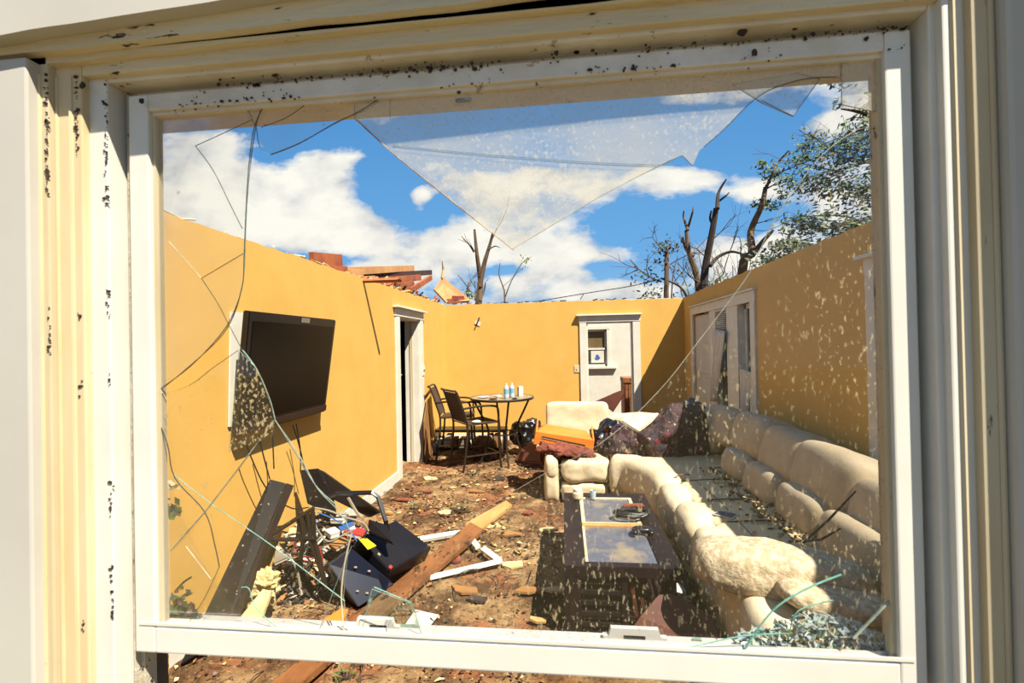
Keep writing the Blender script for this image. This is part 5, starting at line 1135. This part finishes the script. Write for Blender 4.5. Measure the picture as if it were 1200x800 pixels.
def tree(name, label, Y, limbs, twigs, leaves=None, mat=m_bark, base=None, seed=1, group='trees beyond the walls'):
    rnd = random.Random(seed); allp = [P(a, b_, Y=Y) for l_ in limbs for a, b_ in l_[0]]
    bp_ = base or Vector((allp[0].x, Y, -.1)); t_ = thing(name, label, 'tree', bp_, group)
    mm = MB(); tips = []
    for l_ in limbs:
        px, r0, r1 = l_; pts_ = [P(a, b_, Y=Y)+Vector((0, rnd.uniform(-.2, .2), 0)) for a, b_ in px]
        if l_ is limbs[0]: pts_ = [Vector((pts_[0].x+(pts_[0].x-pts_[1].x)*.3, Y, -.1))]+pts_
        limb(mm, pts_, r0, r1)
    for (px, py, dx, dz, l_, r_, dep) in twigs: grow(mm, P(px, py, Y=Y), Vector((dx, rnd.uniform(-.3, .3), dz)), l_, r_, dep, tips, rnd)
    mm.build('trunk', mat, t_)
    if leaves:
        lm, clus, sz, mats = MB(), leaves[0], leaves[1], leaves[2]
        for (px, py, rx, rz, n) in clus:
            c = P(px, py, Y=Y); k = Y/F
            for i in range(n):
                v = Vector((rnd.gauss(0, .5)*rx*k, rnd.gauss(0, .5)*rx*k*.8, rnd.gauss(0, .5)*rz*k)); lm.mi = rnd.choice((0, 0, 1)) if len(mats) > 1 else 0
                a = Vector((rnd.gauss(0, 1), rnd.gauss(0, 1), rnd.gauss(0, .7))).normalized(); b_ = a.orthogonal().normalized(); s_ = sz*rnd.uniform(.6, 1.3); lm.quad(c+v, a*s_, b_*s_*.55)
        lm.build('foliage', mats, t_)
    return t_
tree('bare_tree', 'bare forked tree behind the back wall beside the plywood panel', 17, [([(560, 353), (562, 330), (560, 300), (557, 270)], .16, .04), ([(561, 335), (567, 308), (574, 285), (578, 272)], .11, .03), ([(572, 292), (580, 288), (586, 290)], .035, .01), ([(556, 296), (550, 287), (541, 277)], .03, .012), ([(562, 352), (566, 340), (568, 330)], .05, .02), ([(553, 345), (548, 336), (537, 322)], .03, .01)], [(577, 280, .3, 1, 1.0, .02, 1), (560, 300, -.5, 1, .8, .02, 1)], seed=2)
tree('sapling', 'thin leaning sapling with a few pale leaves behind the back wall', 15, [([(592, 353), (590, 338), (585, 322), (586, 308)], .03, .012), ([(591, 350), (600, 330), (612, 310), (622, 300)], .018, .008)], [(590, 335, .6, .8, .5, .01, 1)], leaves=([(614, 306, 10, 8, 34)], .05, [m_leafpale]), seed=3)
tree('leafy_stump', 'snapped utility-like trunk with clinging leaves right of the back doorway', 16, [([(780, 352), (780, 330), (781, 292)], .09, .07), ([(806, 352), (795, 336), (774, 326)], .05, .03), ([(788, 350), (790, 320), (795, 300)], .025, .01)], [(775, 330, -1, .4, 1.3, .03, 2), (782, 300, -.6, .8, .8, .02, 2), (785, 310, .8, .5, .9, .02, 2), (790, 330, .6, .9, .8, .015, 2)],
     leaves=([(781, 290, 16, 9, 110), (757, 326, 16, 12, 60), (765, 345, 22, 8, 50), (770, 310, 12, 10, 26), (800, 318, 12, 12, 14)], .075, [m_leafd, m_barkd]), seed=4)
tree('broken_tree', 'pale broken trunk with a sharp fork, left of the darker snapped one', 14, [([(820, 350), (817, 320), (809, 295), (806, 268)], .12, .05), ([(813, 300), (805, 288), (798, 279)], .07, .025), ([(806, 270), (803, 253), (802, 246)], .045, .014), ([(807, 268), (810, 250), (812, 242)], .04, .012)], [(818, 330, -.9, .6, .8, .02, 1)], seed=5)
tree('broken_tree', 'dark snapped trunk rising highest behind the right corner', 13.5, [([(827, 348), (828, 315), (834, 275), (838, 245)], .13, .07), ([(838, 247), (843, 225), (851, 210)], .06, .02), ([(843, 235), (850, 230), (856, 224)], .035, .015), ([(831, 312), (843, 300), (858, 294), (870, 298)], .06, .025), ([(835, 262), (833, 255), (832, 248)], .04, .02)], [(836, 280, .8, .7, .9, .015, 2), (826, 300, -.8, .8, .9, .015, 2), (838, 330, .8, .8, 1.0, .02, 2)], mat=m_barkd, seed=6)
tree('leafy_branch_tree', 'leaning trunk with green leaf clusters rising over the right wall', 11, [([(868, 322), (878, 298), (881, 270), (889, 243), (897, 220)], .11, .045), ([(897, 220), (902, 205), (912, 190), (920, 180)], .035, .012), ([(880, 300), (890, 285), (902, 272)], .07, .03), ([(897, 222), (910, 214), (928, 206)], .02, .008)], [(905, 205, .9, .2, .8, .012, 2), (885, 262, .8, .1, .5, .012, 1), (870, 310, -.3, 1, .8, .014, 2), (900, 210, -.8, .5, .3, .01, 1), (918, 184, .9, .5, .8, .012, 2)],
     leaves=([(892, 192, 9, 5, 60), (905, 203, 12, 10, 110), (922, 212, 12, 8, 90), (888, 238, 12, 5, 60), (905, 242, 14, 5, 70), (918, 230, 10, 8, 60), (935, 190, 16, 12, 120), (945, 170, 14, 10, 90), (955, 160, 12, 10, 60), (875, 285, 5, 4, 14)], .055, [m_leaf, m_leafpale, m_leafd]), seed=7)
tree('leafy_tree', 'big leafy tree filling the upper right behind the right wall', 10, [([(1090, 330), (1075, 250), (1060, 180), (1030, 120)], .2, .08), ([(1060, 200), (1020, 190), (980, 200)], .06, .02), ([(1040, 150), (1010, 130), (985, 128)], .05, .015), ([(1068, 240), (1020, 255), (960, 270)], .06, .02)], [(1000, 190, -1, .5, 1, .02, 2), (980, 200, -1, .2, .8, .015, 2), (1000, 255, -1, .4, .9, .015, 2)],
     leaves=([(985, 180, 40, 18, 620), (1010, 160, 30, 20, 420), (960, 215, 34, 14, 380), (1005, 225, 34, 20, 560), (950, 262, 30, 14, 420), (1000, 268, 36, 14, 560), (925, 290, 30, 9, 300), (1040, 200, 30, 50, 600), (1015, 130, 14, 14, 130), (905, 305, 18, 6, 120), (985, 122, 8, 5, 30), (975, 95, 10, 4, 40), (985, 100, 10, 12, 30), (1060, 150, 30, 60, 400)], .062, [m_leafd, m_leaf, m_leafpale]), seed=8)
mm = MB(); rnd = random.Random(5); tps = []
bt = thing('bush', 'low hazy shrub tops just above the far right corner', 'bush', P(835, 345, Y=22), 'shrubs behind the back wall')
for i in range(500):
    c = P(rnd.gauss(850, 22), rnd.gauss(338, 7), Y=22); a = Vector((rnd.gauss(0, 1), rnd.gauss(0, 1), rnd.gauss(0, 1))).normalized(); mm.quad(c, a*.09, a.orthogonal().normalized()*.05)
mm.build('foliage', m_leafpale, bt)
mm = MB()
for i in range(12):
    q_ = P(800+8*i, 350, Y=22); mm.tube([(q_.x, q_.y, -.1), q_], .05, 5); grow(mm, q_, Vector((rnd.uniform(-.4, .4), 0, 1)), 1.5, .03, 2, tps, rnd)
mm.build('branches', m_bark, bt)
tree('dark_shrub', 'dark leafless shrub behind the plywood panel on the left', 15, [([(548, 354), (547, 345), (549, 336)], .03, .01)], [(550, 352, -.3, 1, .6, .02, 3), (556, 352, .3, 1, .6, .02, 3)], leaves=([(550, 346, 8, 6, 60)], .05, [m_leafpale]), seed=9)
wl_ = thing('power_line', 'thin sagging power line crossing the sky over the back wall', 'wire', (.3, 16.1, 0))
e1 = P(612, 356, Y=16.2); MB().tube(smoothpath([e1, P(690, 343, Y=16.1), P(740, 335, Y=16.1), P(781, 325, Y=15.9)], 5), .014, 5).build('cable', m_cable, wl_)
MB().tube([Vector((e1.x, e1.y, -.12)), e1+Vector((0, 0, .02))], .05, 6).build('post', m_bark, wl_)
MB().tube([P(684, 344, Y=16.1), P(680, 351, Y=16.1)], .011, 4).build('tie', m_cable, wl_)
